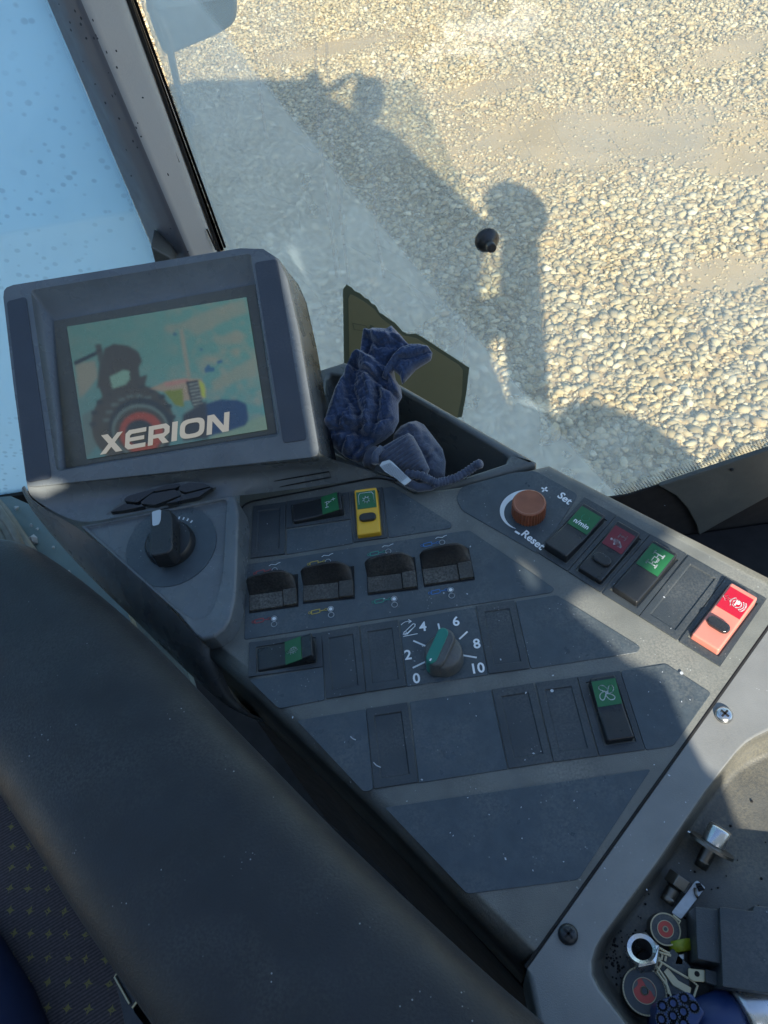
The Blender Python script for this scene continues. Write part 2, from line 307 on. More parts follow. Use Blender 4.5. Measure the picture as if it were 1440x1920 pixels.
# ================================================================== the cab around the operator
YG = .68                                         # the front glazing stands in this upright plane
def glass_mat(name, main):
    m = bpy.data.materials.new(name); m.use_nodes = True; nt = m.node_tree; n = nt.nodes; l = nt.links
    for x in list(n):
        if x.type == 'BSDF_PRINCIPLED': n.remove(x)
    out = n['Material Output']; g = n.new('ShaderNodeNewGeometry')
    def math_(op, a, b=None):
        x = n.new('ShaderNodeMath'); x.operation = op
        for i, v in enumerate((a, b)):
            if v is None: continue
            if isinstance(v, (int, float)): x.inputs[i].default_value = v
            else: l.new(v, x.inputs[i])
        return x.outputs[0]
    def rng(a, f0, f1, t0=0.0, t1=1.0):
        x = n.new('ShaderNodeMapRange'); l.new(a, x.inputs[0])
        for i, v in enumerate((f0, f1, t0, t1)): x.inputs[i+1].default_value = v
        return x.outputs[0]
    def noise(sc, det=5, st=(1, 1, 1)):
        mp = n.new('ShaderNodeMapping'); mp.inputs['Scale'].default_value = st; l.new(g.outputs['Position'], mp.inputs[0])
        t = n.new('ShaderNodeTexNoise'); t.inputs['Scale'].default_value = sc; t.inputs['Detail'].default_value = det; l.new(mp.outputs[0], t.inputs['Vector']); return t.outputs['Fac']
    sx = n.new('ShaderNodeSeparateXYZ'); l.new(g.outputs['Position'], sx.inputs[0])
    X, Z = sx.outputs['X'], sx.outputs['Z']
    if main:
        # sky reflection painted as haze left of an edge through these two points
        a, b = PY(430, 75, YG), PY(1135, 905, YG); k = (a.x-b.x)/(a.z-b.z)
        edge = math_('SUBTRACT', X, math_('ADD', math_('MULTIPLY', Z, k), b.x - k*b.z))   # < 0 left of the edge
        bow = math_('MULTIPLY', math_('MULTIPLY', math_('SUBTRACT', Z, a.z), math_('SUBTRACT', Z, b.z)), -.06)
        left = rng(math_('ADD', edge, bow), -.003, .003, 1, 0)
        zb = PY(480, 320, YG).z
        band = rng(Z, zb-.003, zb+.003, .75, 1.0)  # denser above a level line, the painted reflection's lower edge
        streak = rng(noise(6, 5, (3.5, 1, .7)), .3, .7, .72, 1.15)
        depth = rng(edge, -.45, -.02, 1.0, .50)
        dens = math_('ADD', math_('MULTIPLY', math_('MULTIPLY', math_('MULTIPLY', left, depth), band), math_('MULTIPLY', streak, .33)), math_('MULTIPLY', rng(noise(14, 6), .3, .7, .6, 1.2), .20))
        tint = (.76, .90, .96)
    else:
        zb = PY(0, 440, YG).z
        band = rng(Z, zb-.003, zb+.003, .84, 1.0)  # level edge of the reflection, painted as a change in density
        v = n.new('ShaderNodeTexVoronoi'); v.inputs['Scale'].default_value = 90; mp = n.new('ShaderNodeMapping'); mp.inputs['Scale'].default_value = (1.0, 1, 1.25); mp.inputs['Rotation'].default_value = (0, .5, 0)
        l.new(g.outputs['Position'], mp.inputs[0]); l.new(mp.outputs[0], v.inputs['Vector'])
        drops = math_('MULTIPLY', rng(math_('ADD', v.outputs['Distance'], math_('MULTIPLY', noise(60, 3), .45)), .52, .38), rng(noise(6, 5), .40, .60))
        dens = math_('SUBTRACT', math_('MULTIPLY', band, rng(noise(5, 4), .3, .7, .88, .97)), math_('MULTIPLY', drops, .02))
        tint = (.60, .85, 1.0)  # blue sky reflection painted as the pane's own tint
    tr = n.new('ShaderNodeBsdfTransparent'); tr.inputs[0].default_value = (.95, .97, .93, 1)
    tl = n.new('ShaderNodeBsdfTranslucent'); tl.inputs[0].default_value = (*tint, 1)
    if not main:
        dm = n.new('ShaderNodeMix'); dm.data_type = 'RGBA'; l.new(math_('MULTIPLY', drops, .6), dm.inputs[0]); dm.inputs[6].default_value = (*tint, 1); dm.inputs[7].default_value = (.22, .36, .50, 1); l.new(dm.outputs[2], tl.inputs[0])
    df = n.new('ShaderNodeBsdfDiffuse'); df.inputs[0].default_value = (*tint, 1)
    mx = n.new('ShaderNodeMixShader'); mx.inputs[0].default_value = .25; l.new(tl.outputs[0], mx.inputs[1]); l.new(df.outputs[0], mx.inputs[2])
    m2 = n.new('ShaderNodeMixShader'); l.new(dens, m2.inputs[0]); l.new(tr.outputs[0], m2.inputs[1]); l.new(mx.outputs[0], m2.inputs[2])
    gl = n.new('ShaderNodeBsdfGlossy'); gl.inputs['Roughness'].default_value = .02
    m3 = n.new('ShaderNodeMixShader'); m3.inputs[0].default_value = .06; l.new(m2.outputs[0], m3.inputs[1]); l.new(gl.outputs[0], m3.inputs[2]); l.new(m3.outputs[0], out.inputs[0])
    return m

def cab():
    # front window -------------------------------------------------
    w = thing('front_window', 'large front pane, reflected haze painted on it, between the grey pillar and the console, gravel behind it', 'window', PY(900, 800, YG))
    zb = PY(1180, 925, YG).z; pl = PY(410, 465, YG).x; pu = PY(240, 0, YG)
    pts = [Vector((PY(455, 560, YG).x, YG, zb-.02)), Vector((.9, YG, zb-.02)), Vector((.9, YG, 1.28)), Vector((PY(240, 0, YG).x - .05, YG, 1.28)), Vector((PY(262, 0, YG).x, YG, pu.z))]
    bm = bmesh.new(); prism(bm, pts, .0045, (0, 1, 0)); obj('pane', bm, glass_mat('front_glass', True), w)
    # dotted ceramic edge: rows of dots that thin out upwards
    bm = bmesh.new(); F = Fr((0, YG-.0006, 0), (1, 0, 0), (0, 0, 1)); a = PY(1150, 937, YG); b = PY(1560, 799, YG)
    L = (b-a).length; n = int(L/.0042)
    for i in range(n):
        for j in range(8):
            p = a + (b-a)*((i + .5*(j % 2))/n); disc(bm, F, p.x, p.z + .0006 + j*.0043, .00155*(1-.07*j), 0, 8)
    tag(pr('dot_border', bm, M_['seal'], w), kind='stuff')
    bm = bmesh.new(); a = PY(244, 0, YG-.001); b = PY(417, 470, YG-.001); n = 150
    for i in range(-60, n):
        p = a + (b-a)*(i/n); disc(bm, F, p.x, p.z, .0020, 0, 6)
        if i % 1 == 0: disc(bm, F, p.x+.0035, p.z+.002, .0015, 0, 6)
    tag(pr('dot_border', bm, M_['seal'], w), kind='stuff')
    # scratches left by the wiper and by brushes
    ms = bpy.data.materials.new('glass_scratch'); ms.use_nodes = True; nt = ms.node_tree; b_ = nt.nodes['Principled BSDF']; b_.inputs['Base Color'].default_value = (.75, .78, .76, 1); b_.inputs['Alpha'].default_value = .26; b_.inputs['Roughness'].default_value = .5
    bm = bmesh.new(); r = random.Random(5)
    def scratch(pp, wd):
        q = [PY(x, y, YG-.0008) for x, y in pp]; out = []
        for i in range(len(q)-1):
            for s in range(6): out.append(q[i].lerp(q[i+1], s/6))
        line(bm, Fr((0, YG-.0008, 0), (1, 0, 0), (0, 0, 1)), [(v.x, v.z) for v in out+[q[-1]]], wd, 0)
    for pp in (((905, 110), (965, 230), (1010, 320), (1050, 375)), ((1035, 235), (1080, 320), (1140, 385)), ((1125, 230), (1165, 285), (1230, 345)), ((650, 210), (720, 345), (760, 400), (810, 455)),
               ((560, 270), (660, 320), (760, 370)), ((700, 455), (830, 520), (1000, 610)), ((715, 500), (820, 565), (960, 650), (1080, 750)), ((885, 560), (880, 640), (866, 700)), ((590, 120), (600, 260), (620, 390), (640, 520)), ((610, 180), (625, 300), (650, 430))):
        scratch(pp, .0006)
    for pp in (((590, 60), (598, 240), (612, 380), (632, 520)), ((612, 80), (622, 260), (640, 420), (655, 530)), ((470, 30), (486, 160), (500, 260)), ((880, 520), (872, 640), (866, 760), (870, 830)), ((700, 330), (705, 430), (720, 520))):
        scratch(pp, .0028)
    for i in range(110):
        x, y = r.uniform(430, 1350), r.uniform(60, 800); a = r.choice((.5, .9, 1.35, .45, .55)) + r.uniform(-.1, .1); s = r.uniform(15, 90)
        scratch(((x, y), (x+s*.5*math.cos(a)+2, y+s*.5*math.sin(a)), (x+s*math.cos(a), y+s*math.sin(a))), .00035)
    tag(pr('scratches', bm, ms, w), kind='stuff')
    # left window
    w2 = thing('side_window', 'bright blue rain-spotted pane left of the grey pillar', 'window', PY(100, 500, YG))
    zl = PY(20, 925, YG).z; pts = [Vector((-1.6, YG, zl)), Vector((PY(285, 470, YG).x, YG, zl)), PY(285, 470, YG), PY(85, 0, YG), Vector((PY(85, 0, YG).x-.25, YG, 1.28)), Vector((-1.6, YG, 1.28))]
    bm = bmesh.new(); prism(bm, pts, .0045, (0, 1, 0)); obj('pane', bm, glass_mat('side_glass', False), w2)
    # pillar -------------------------------------------------------
    p = thing('window_pillar', 'grey cab pillar running up between the two windows behind the screen', 'pillar', PY(350, 470, YG))
    def run(x0, y0, x1, y1, yy): a, b = PY(x0, y0, yy), PY(x1, y1, yy); d = (a-b); return b + d*1.9, b - d*.75
    E = [run(85, 0, 290, 480, YG-.015), run(110, 0, 318, 480, YG-.045), run(150, 0, 355, 480, YG-.060), run(232, 0, 408, 480, YG-.03), run(236, 0, 410, 480, YG-.004)]
    bm = bmesh.new(); prev = None
    T = [bm.verts.new(e[0]) for e in E]; B = [bm.verts.new(e[1]) for e in E]
    bt = [bm.verts.new((e[0].x, YG+.03, e[0].z)) for e in (E[-1], E[0])]; bb = [bm.verts.new((e[1].x, YG+.03, e[1].z)) for e in (E[-1], E[0])]
    T += bt; B += bb; n = len(T)
    for i in range(n): f = bm.faces.new((T[i], T[(i+1) % n], B[(i+1) % n], B[i])); f.material_index = 1 if i in (0, 1) else 0
    bm.faces.new(T); bm.faces.new(B[::-1]); obj('pillar_cover', bm, [M_['pillar'], M_['pillarshade']], p, bevel=.008, seg=4, angle=15)
    bm = bmesh.new(); a, b = run(237, 0, 412, 480, YG-.005); a2, b2 = run(245, 0, 416, 480, YG-.005); prism(bm, [a, a2, b2, b], .01, (0, 1, 0)); obj('rubber_seal', bm, M_['seal'], p)
    for x0, y0, x1, y1 in ((219, 20, 248, 94), (310, 244, 335, 304), (388, 430, 405, 468)):
        bm = bmesh.new(); a, b = PY(x0, y0, YG-.033), PY(x1, y1, YG-.033); tube(bm, [a, b], .0010, 6); obj('trim_slot', bm, M_['gap'], p)
    for i in range(34):
        r = random.Random(i*3+1); t = r.random(); u = r.choice((r.uniform(.1, .9), r.uniform(.35, .6))); x = 85+205*t + 140*u*.9; y = 480*t
        yy = YG-.064 if x-85-205*t < 60 else YG-.058
        bm = bmesh.new(); Fq = Fr(PY(x, y, yy+.002), (1, 0, 0), (0, 0, 1)); disc(bm, Fq, 0, 0, r.uniform(.0004, .0009), .002, 7, ry=r.uniform(.0004, .0014)); q = pr('dirt_spot', bm, M_['strip'], p)
    bm = bmesh.new(); prism(bm, [PY(282, 462, YG-.07), PY(318, 482, YG-.07), PY(330, 500, YG-.07), PY(292, 500, YG-.07)], .03, (0, 1, 0)); obj('trim_clip', bm, M_['trim'], p, bevel=.002)
    # outside, seen through the pane
    h = thing('outside_hose', 'thin grey hose running down outside the front pane beside the pillar', 'hose', PY(350, 300, YG+.12))
    bm = bmesh.new(); tube(bm, [PY(x, y, YG+.12) for x, y in ((275, -80), (282, 20), (303, 40), (318, 80), (322, 110), (335, 170), (352, 225), (362, 270), (375, 320), (392, 370), (440, 470), (520, 600))], .0035, 8); obj('hose', bm, M_['pillar'], h, smooth=True)
    bm = bmesh.new(); F = Fr(PY(353, 222, YG+.118), (1, 0, 0), (0, 0, 1)); lathe(bm, Fr(F.o, (1, 0, 0), (0, .3, 1)), [(.008, -.006), (.009, 0), (.008, .006)], 12); obj('clip', bm, M_['pillar'], h)
    pale_shape = thing('pale_box', 'pale box shape outside the top of the front pane', 'pale_shape', PY(380, 60, YG+.25))  # plain pale box outside the pane
    bm = bmesh.new(); prism(bm, roundpoly([PY(x, y, YG+.25) for x, y in ((262, -90), (446, -110), (444, 44), (412, 66), (308, 110), (280, 40))], .01), .12, (0, 1, .1)); obj('housing', bm, M_['pillar'], pale_shape, bevel=.006, seg=3)
    bm = bmesh.new(); prism(bm, roundpoly([PY(x, y, YG+.247) for x, y in ((286, -80), (430, -95), (430, -5), (292, 22))], .01), .002, (0, 1, 0)); obj('lens', bm, M_['ltblue'], pale_shape)  # pale front sheet of the box
    # sticker and suction knob on the pane
    s = thing('torn_sticker', 'olive green sticker with torn top edge low on the front pane', 'sticker', PY(760, 760, YG-.001))
    out = [(645, 690), (643, 543), (650, 534), (660, 540), (665, 546), (676, 551), (684, 559), (691, 562), (697, 570), (704, 573), (712, 587), (718, 590), (733, 601), (741, 606), (755, 622), (765, 627), (780, 626), (790, 631), (880, 690), (874, 740), (866, 782)]
    out += [(800, 790), (650, 790)]
    bm = bmesh.new(); prism(bm, [PY(x, y, YG-.0014) for x, y in out], .001, (0, 1, 0)); obj('sheet', bm, M_['olive2'], s)
    inn = [(653, 560), (657, 552), (665, 555), (680, 564), (702, 580), (715, 597), (735, 612), (755, 629), (780, 634), (860, 684), (868, 694), (866, 740), (858, 782), (800, 785), (660, 785), (655, 690)]
    bm = bmesh.new(); prism(bm, [PY(x, y, YG-.0018) for x, y in inn], .0003, (0, 1, 0)); obj('face', bm, M_['olive'], s)
    bm = bmesh.new(); F = Fr((0, YG-.0020, 0), (1, 0, 0), (0, 0, 1)); q = [PY(x, y, YG) for x, y in ((661, 604), (686, 609), (690, 619), (664, 616), (661, 604))]
    line(bm, F, [(v.x, v.z) for v in q], .0008, 0)
    q = [PY(x, y, YG) for x, y in ((691, 616), (694, 607), (700, 609), (704, 616))]; fill(bm, F, [(v.x, v.z) for v in q], 0); pr('printed_outline', bm, M_['olive2'], s)
    k = thing('suction_knob', 'small round black rubber knob stuck on the front pane', 'knob', PY(910, 445, YG))
    F = Fr(PY(911, 446, YG)+Vector((0, -.003, 0)), (1, .1, 0), (0, .14, 1)); r = (PY(931, 446, YG)-PY(911, 446, YG)).length*1.12
    bm = bmesh.new(); lathe(bm, F, [(r, .0005), (r*1.0, .003), (r*.72, .0065), (r*.40, .009), (r*.34, .011)], 36); obj('suction_disc', bm, M_['black'], k, smooth=True)
    bm = bmesh.new(); lathe(bm, F, [(r*.34, .010), (r*.34, .015), (r*.40, .0155), (r*.42, .020), (r*.36, .022)], 24); obj('stub', bm, M_['black'], k, smooth=True, bevel=.0006)
    # trim under the pane, on the right
    t = thing('lower_window_trim', 'dark grey trim under the dotted edge of the front pane, right of the console', 'trim', PY(1350, 950, YG-.01))
    bm = bmesh.new(); prism(bm, [Vector((-.3, YG-.004, PY(1180, 925, YG-.004).z)), PY(1180, 928, YG-.004), PY(1445, 842, YG-.004), Vector((.64, YG-.004, PY(1445, 842, YG).z+.05)), Vector((.64, YG-.004, -1.2)), Vector((-.3, YG-.004, -1.2))], .003, (0, 1, 0)); obj('lower_wall', bm, M_['gap'], t)
    q = [(1236, 912), (1444, 843), (1560, 805), (1560, 870), (1440, 932), (1345, 984), (1311, 1004), (1306, 985), (1290, 955), (1268, 930)]
    bm = bmesh.new(); prism(bm, [PY(x, y, YG-.012) for x, y in q], .008, (0, 1, 0)); obj('grey_cover', bm, M_['trim'], t, bevel=.002)
    bm = bmesh.new(); F = Fr(PY(1372, 880, YG-.0125), (1, 0, 0), (0, 0, 1)); lathe(bm, F, [(.0028, 0), (.0024, .002)], 12); obj('screw_head', bm, M_['black'], t)
cab()

# the shell added unseen behind the operator, cut to shade gravel and console
def sun_blocker():
    yb = -.5; tz = math.tan(e_)/math.cos(a_); kx = math.tan(a_)
    def to_wall(p):                              # from a lit/shaded point back along the sun to the added wall
        s = p.y - yb; return Vector((p.x - kx*s, yb, p.z + tz*s))
    def to_roof(p, z=1.3):
        s = (z-p.z)/tz; return Vector((p.x - kx*s, p.y - s, z))
    edge = [(380, 150), (480, 150), (560, 150), (574, 150), (574, 138), (584, 133), (598, 135), (604, 150), (612, 165), (660, 138), (668, 143), (640, 168), (612, 180), (655, 205), (690, 226), (740, 250), (790, 300), (850, 355), (893, 400)]
    g = [P(x, y, GZ) for x, y in edge]
    right = [(905, 405), (900, 440), (905, 480), (898, 520), (900, 560), (915, 590), (921, 600), (918, 640), (914, 690), (925, 745), (965, 790), (985, 800), (1010, 806), (1040, 775), (1065, 755), (1110, 752), (1165, 770), (1225, 800), (1290, 850), (1300, 862)]
    gr = [P(x, y, GZ) for x, y in right]
    rear = thing('sun_blocker_wall', 'added unseen wall behind the operator, cut to cast shade and let sun through', 'wall', (0, yb, -1))
    wallp = [to_wall(p) for p in g+gr]
    poly = [Vector((-3.0, yb, -1.9)), Vector((-3.0, yb, wallp[0].z))] + wallp + [Vector((wallp[-1].x+.02, yb, -1.9))]
    # opening: lets the patch of sun in that lies on the right of the console
    patch = [(1262, 985), (1215, 1022), (1186, 1072), (1127, 1093), (1085, 1098), (1052, 1128), (1086, 1168), (1132, 1206), (1173, 1247), (1247, 1285), (1267, 1329), (1283, 1370), (1307, 1418), (1331, 1462), (1385, 1495), (1425, 1560), (1470, 1680), (1800, 1900), (1800, 1300), (1500, 1075), (1440, 1040), (1330, 980)]
    hole = [to_wall(P(x, y, 0)) for x, y in patch]
    def inside(pt, pl):
        c = False; n = len(pl)
        for i in range(n):
            a, b = pl[i], pl[i-1]
            if (a.z > pt[1]) != (b.z > pt[1]) and pt[0] < (b.x-a.x)*(pt[1]-a.z)/(b.z-a.z)+a.x: c = not c
        return c
    from mathutils.geometry import delaunay_2d_cdt
    MQ_ = P(330, 885, .048); V_ = Vector((0, .851, .528)).normalized(); N_ = Vector((1, 0, 0)).cross(V_)
    holes = [hole, [to_wall(PPl(x, y, MQ_ - N_*.008, N_)) for x, y in ((512, 455), (536, 458), (562, 560), (590, 680), (608, 852), (594, 856), (560, 640), (524, 480))],
             [to_wall(P(x, y, .045)) for x, y in ((46, 900), (50, 930), (75, 945), (112, 925), (148, 895), (100, 878))],
             [to_wall(P(x, y, -.006)) for x, y in ((36, 905), (58, 922), (78, 960), (116, 1012), (172, 1078), (160, 1092), (98, 1034), (54, 978))],
             [to_wall(P(x, y, 0)) for x, y in ((958, 1040), (982, 1046), (1010, 1070), (1012, 1108), (996, 1112), (975, 1075))],
             [to_wall(P(x, y, 0)) for x, y in ((842, 1150), (856, 1152), (880, 1194), (868, 1204), (862, 1170))]]  # smaller holes aim sun spots at the terminal and panel
    allp = list(poly); cons = [(i, (i+1) % len(poly)) for i in range(len(poly))]
    for h_ in holes:
        k0 = len(allp); allp += h_; cons += [(k0+i, k0+(i+1) % len(h_)) for i in range(len(h_))]
    res = delaunay_2d_cdt([Vector((p.x, p.z)) for p in allp], cons, [], 0, 1e-5)
    bm = bmesh.new(); vs = [bm.verts.new((p.x, yb, p.y)) for p in res[0]]
    for f in res[2]:
        c = sum((Vector(res[0][i]) for i in f), Vector((0, 0)))/len(f)
        if inside(c, poly) and not any(inside(c, h_) for h_ in holes): bm.faces.new([vs[i] for i in f])
    for v in list(bm.verts):
        if not v.link_faces: bm.verts.remove(v)
    obj('blocker_panel', bm, M_['casterpale'], rear, solid=.012)
    to_roof = to_wall
    # exterior mirror / beacon / post shading the gravel
    mr = thing('mirror_shade_caster', 'added unseen rectangle on a bent arm, placed to cast shade', 'mirror', to_roof(P(690, 180, GZ)))
    bm = bmesh.new(); prism(bm, roundpoly([to_roof(P(x, y, GZ)) for x, y in ((668, 146), (718, 150), (722, 190), (712, 228), (660, 222), (662, 180))], .03), .03, (0, 1, 0)); obj('caster_head', bm, M_['casterpale'], mr)
    bm = bmesh.new(); tube(bm, [to_roof(P(x, y, GZ)) for x, y in ((612, 172), (640, 150), (668, 138), (690, 150))], .02); obj('caster_arm', bm, M_['casterpale'], mr)
    bc = thing('post_shade_caster', 'added unseen ball on an upright, placed to cast shade', 'pale_shape', to_wall(P(975, 700, GZ)))
    c = to_wall(P(965, 393, GZ)); r = (to_wall(P(1024, 393, GZ))-c).length
    bm = bmesh.new(); bmesh.ops.create_uvsphere(bm, u_segments=24, v_segments=16, radius=r, matrix=Matrix.Translation(c)); obj('beacon', bm, M_['casterpale'], bc, smooth=True)
    bm = bmesh.new(); tube(bm, [to_wall(P(x, y, GZ)) for x, y in ((972, 430), (975, 560), (985, 700), (1000, 840))], [.10, .105, .095, .085], 12); obj('caster_upright', bm, M_['casterpale'], bc)
    bm = bmesh.new(); tube(bm, [to_wall(P(x, y, GZ)) for x, y in ((890, 430), (930, 425), (980, 420))], .05, 8); obj('caster_bracket', bm, M_['casterpale'], bc)
    bm = bmesh.new(); tube(bm, [to_wall(P(x, y, GZ)) for x, y in ((890, 610), (930, 590), (980, 580))], .09, 8); obj('caster_bracket', bm, M_['casterpale'], bc)
sun_blocker()

# ================================================================== the control console
con = thing('control_console', 'dark grey angled switch console with labelled rockers, paddles and knobs', 'console', P(760, 1300, -.12))
def console_body():
    Z = 0.0
    out = [(449, 1080), (449, 958), (450, 905), (600, 872), (690, 880), (742, 902), (775, 920), (850, 910), (930, 890), (1030, 865), (1492, 1099), (984, 1812), (700, 1515), (472, 1295), (376, 1214), (432, 1160)]
    wt = [0, 0, 0, 0, 0, .3, .5, .7, 1, 1, 0, 1, 1, 1, 0, 0]
    bm = bmesh.new(); prism(bm, Pn(out, Z), .10, weights=wt); obj('console_top', bm, M_['plastic'], con, bevel=.0105, seg=6, weight=True, clamp=False)
    # black seam that outlines the switch field against the screen housing
    bm = bmesh.new(); q = roundpoly([P(x, y, .0003) for x, y in ((448, 1100), (450, 944), (600, 916), (704, 895), (744, 902))], [0, .012, 0, .01, 0], 6)
    tube(bm, q, .0008, 6); q = [P(x, y, .0003) for x, y in ((448, 1100), (441, 1140), (430, 1170), (410, 1192), (373, 1213))]; tube(bm, q, .0009, 6); obj('seam', bm, M_['gap'], con)
console_body()

def label(pts, r=.002, z=.0007): return plate('label_sheet', pts, z, .0012, M_['label'], con, r=r, bevel=.00045)
label(c3((882, 107), (938, 97), (1278, 308), (1276, 337), (914, 393)))
label(c3((330, 348), (699, 292), (711, 424), (328, 489)), 0)
label([(462, 1058), (880, 993), (1040, 1103), (1034, 1111), (457, 1199)])
label(g5((45, 292), (394, 228), (401, 384), (190, 424), (172, 416)), .0015)
label([(749, 1163), (891, 1138), (916, 1265), (763, 1287)], 0)
label([(966, 1127), (1044, 1115), (1201, 1212), (1197, 1223), (995, 1254)])
label([(556, 1351), (686, 1329), (700, 1480), (682, 1485)])
label([(768, 1316), (921, 1293), (952, 1442), (785, 1468)], 0)
label([(1163, 1258), (1249, 1244), (1334, 1299), (1264, 1398), (1211, 1407)])
label([(721, 1514), (1221, 1442), (1085, 1649), (876, 1676)])
label([(855, 934), (864, 913), (962, 886), (1004, 882), (1085, 927), (1012, 1040), (865, 956)], .004)

def strip_outline():                              # long engraved rectangle on the housing lip
    pass
def bezelplate(q, z=.0009):
    F, w, L = quadframe(q, 0); bm = bmesh.new(); g = .0003
    t = [F(-w/2+g, L/2-g, z), F(w/2-g, L/2-g, z), F(w/2-g, -L/2+g, z), F(-w/2+g, -L/2+g, z)]
    prism(bm, Pn(q, z), .0012); return F, w, L, bm
def blank(q, ins=.0046):
    F, w, L = quadframe(q, 0); bm = bmesh.new(); g = .00025; h = .0012
    def rc(i, c, d=0): return [bm.verts.new(F(sx*(w/2-i), sy*(L/2-i-d), c)) for sx, sy in ((-1, 1), (1, 1), (1, -1), (-1, -1))]
    rs = [rc(g, -.0006), rc(g, h), rc(ins, h, .001), rc(ins+.0006, h-.0011, .001), rc(ins+.0012, h-.0009, .001)]
    for a, b in zip(rs, rs[1:]):
        for i in range(4): bm.faces.new((a[i], a[(i+1) % 4], b[(i+1) % 4], b[i]))
    bm.faces.new(rs[-1]); bm.faces.new(rs[0][::-1])
    return obj('blank_cover', bm, M_['blank'], con, bevel=.00025, seg=2, angle=20)
for q in (c3((132, 215), (322, 190), (328, 490), (127, 515)), c3((535, 935), (750, 900), (783, 1285), (550, 1325)), c3((752, 900), (974, 865), (1015, 1250), (785, 1285)),
          [(891, 1136), (965, 1127), (994, 1254), (917, 1266)], g5((600, 427), (795, 396), (845, 778), (632, 810)), [(922, 1293), (1001, 1281), (1037, 1430), (953, 1443)],
          [(1003, 1281), (1079, 1270), (1124, 1419), (1038, 1430)], c4((1065, 427), (1238, 527), (1045, 828), (874, 722))):
    blank(q)

def rocker(bez, but, m, ha, hb, hm, lab, film=None, film_span=(.10, .42), lensbump=False, z0=0.0, filmw=.80):
    """one rocker switch: bezel, button that is rocked (ha far end, hb near end), symbol film"""
    F, w, L = quadframe(bez, 0); root = None
    bm = bmesh.new(); Fb, wb, Lb = quadframe(but, .002)
    # bezel ring round the button
    def rc(f, W, H, c): return [bm.verts.new(f(sx*W, sy*H, c)) for sx, sy in ((-1, 1), (1, 1), (1, -1), (-1, -1))]
    off = F.o.copy(); rs = [rc(F, w/2-.00025, L/2-.00025, -.0006), rc(F, w/2-.00025, L/2-.00025, .0011), rc(Fb, wb/2+.0009, Lb/2+.0009, -.0009), rc(Fb, wb/2+.0009, Lb/2+.0009, -.0028)]
    for a, b in zip(rs, rs[1:]):
        for i in range(4): bm.faces.new((a[i], a[(i+1) % 4], b[(i+1) % 4], b[i]))
    bm.faces.new(rs[-1]); bm.faces.new(rs[0][::-1])
    root = obj('rocker_switch', bm, M_['blank'], con, bevel=.0003, seg=2, angle=25); root['label'] = lab
    Fb = Fr(Fb.o - Vector((0, 0, .002)), Fb.u, Fb.v)
    prof = [(-.5, hb), (-.25, hb*.55+hm*.45), (0, hm), (.25, ha*.5+hm*.5), (.5, ha)]
    def H(t):
        for (a, x), (b, y) in zip(prof, prof[1:]):
            if t <= b+1e-6: return x + (y-x)*(t-a)/(b-a)
        return ha
    bm = bmesh.new(); rows = []
    N = 12
    for i in range(N+1):
        t = -.5 + i/N; rows.append([bm.verts.new(Fb(s*wb/2, t*Lb, c)) for s, c in ((-1, -.002), (-.94, H(t)), (.94, H(t)), (1, -.002))])
    for i in range(N):
        for k in range(3): bm.faces.new((rows[i][k], rows[i][k+1], rows[i+1][k+1], rows[i+1][k]))
    bm.faces.new(rows[0]); bm.faces.new(rows[-1][::-1]); bm.faces.new([r[0] for r in rows] + [r[3] for r in rows][::-1])
    obj('rocker_button', bm, m, root, bevel=.0013, seg=4, angle=40)
    if film is None: return root, Fb, wb, Lb, H
    t0, t1 = film_span; a, b = Fb(0, t0*Lb, H(t0)+.0002), Fb(0, t1*Lb, H(t1)+.0002)
    FF = Fr((a+b)/2, Fb.u, b-a); hl = (b-a).length/2
    bm = bmesh.new(); prism(bm, [FF(x, y, .0002) for x, y in ((-wb*filmw/2, hl), (wb*filmw/2, hl), (wb*filmw/2, -hl), (-wb*filmw/2, -hl))], .0008, -FF.n); obj('symbol_film', bm, film, root)
    return root, FF, wb*filmw/2, hl, (Fb, wb, Lb, H)
def lensbar(root, pk, t, wfrac, m, lenmm=.0062, col=None):
    Fb, wb, Lb, H = pk; F = Fr(Fb(0, t*Lb, H(t)), Fb.u, Fb.v); bm = bmesh.new()
    L, r = wb*wfrac/2, lenmm/2
    pts = [F(x, y, .0016) for x, y in [(L-r+r*math.cos(a), r*math.sin(a)) for a in np.linspace(-math.pi/2, math.pi/2, 8)] + [(-L+r+r*math.cos(a), r*math.sin(a)) for a in np.linspace(math.pi/2, 3*math.pi/2, 8)]]
    prism(bm, [p + F.n*.0012 for p in pts], .004, -F.n); obj('lock_slide', bm, m, root, bevel=.0013, seg=4, angle=50)

ht, hl_ = .0095, .0045
# --- axle-lock rocker (lies across)
r_, F, a, b, pk = rocker([c3((690, 130))[0], c3((697, 288))[0], c3((330, 345))[0], c3((325, 190))[0]], [c3((645, 152))[0], c3((658, 255))[0], c3((368, 312))[0], c3((360, 205))[0]], M_['black'], .0085, .0035, .0045, 'black rocker lying across the panel with white axle symbol on green', M_['green'], (.10, .43), filmw=.94)
bm = bmesh.new(); G = Fr(F.o, -F.v, F.u); w_ = .0006   # symbol drawn upright: u to image right
G = Fr(F.o, F.v, -F.u)
for s in (-1, 1):
    line(bm, G, [(-.0038, s*.0026-.0005), (-.0038+.0024, s*.0026-.0005)], w_); line(bm, G, [(-.0026, .0021), (-.0026, -.0031)], w_)
line(bm, G, [(-.0026, -.0005), (.0004, .0016), (.0014, .0016)], w_); line(bm, G, [(.0016, .0028), (.0048, .0028)], w_); line(bm, G, [(.0032, .0040), (.0032, .0016)], w_); line(bm, G, [(-.0010, .0022), (-.0002, .0010)], w_)
pr('axle_symbol', bm, M_['white'], r_)
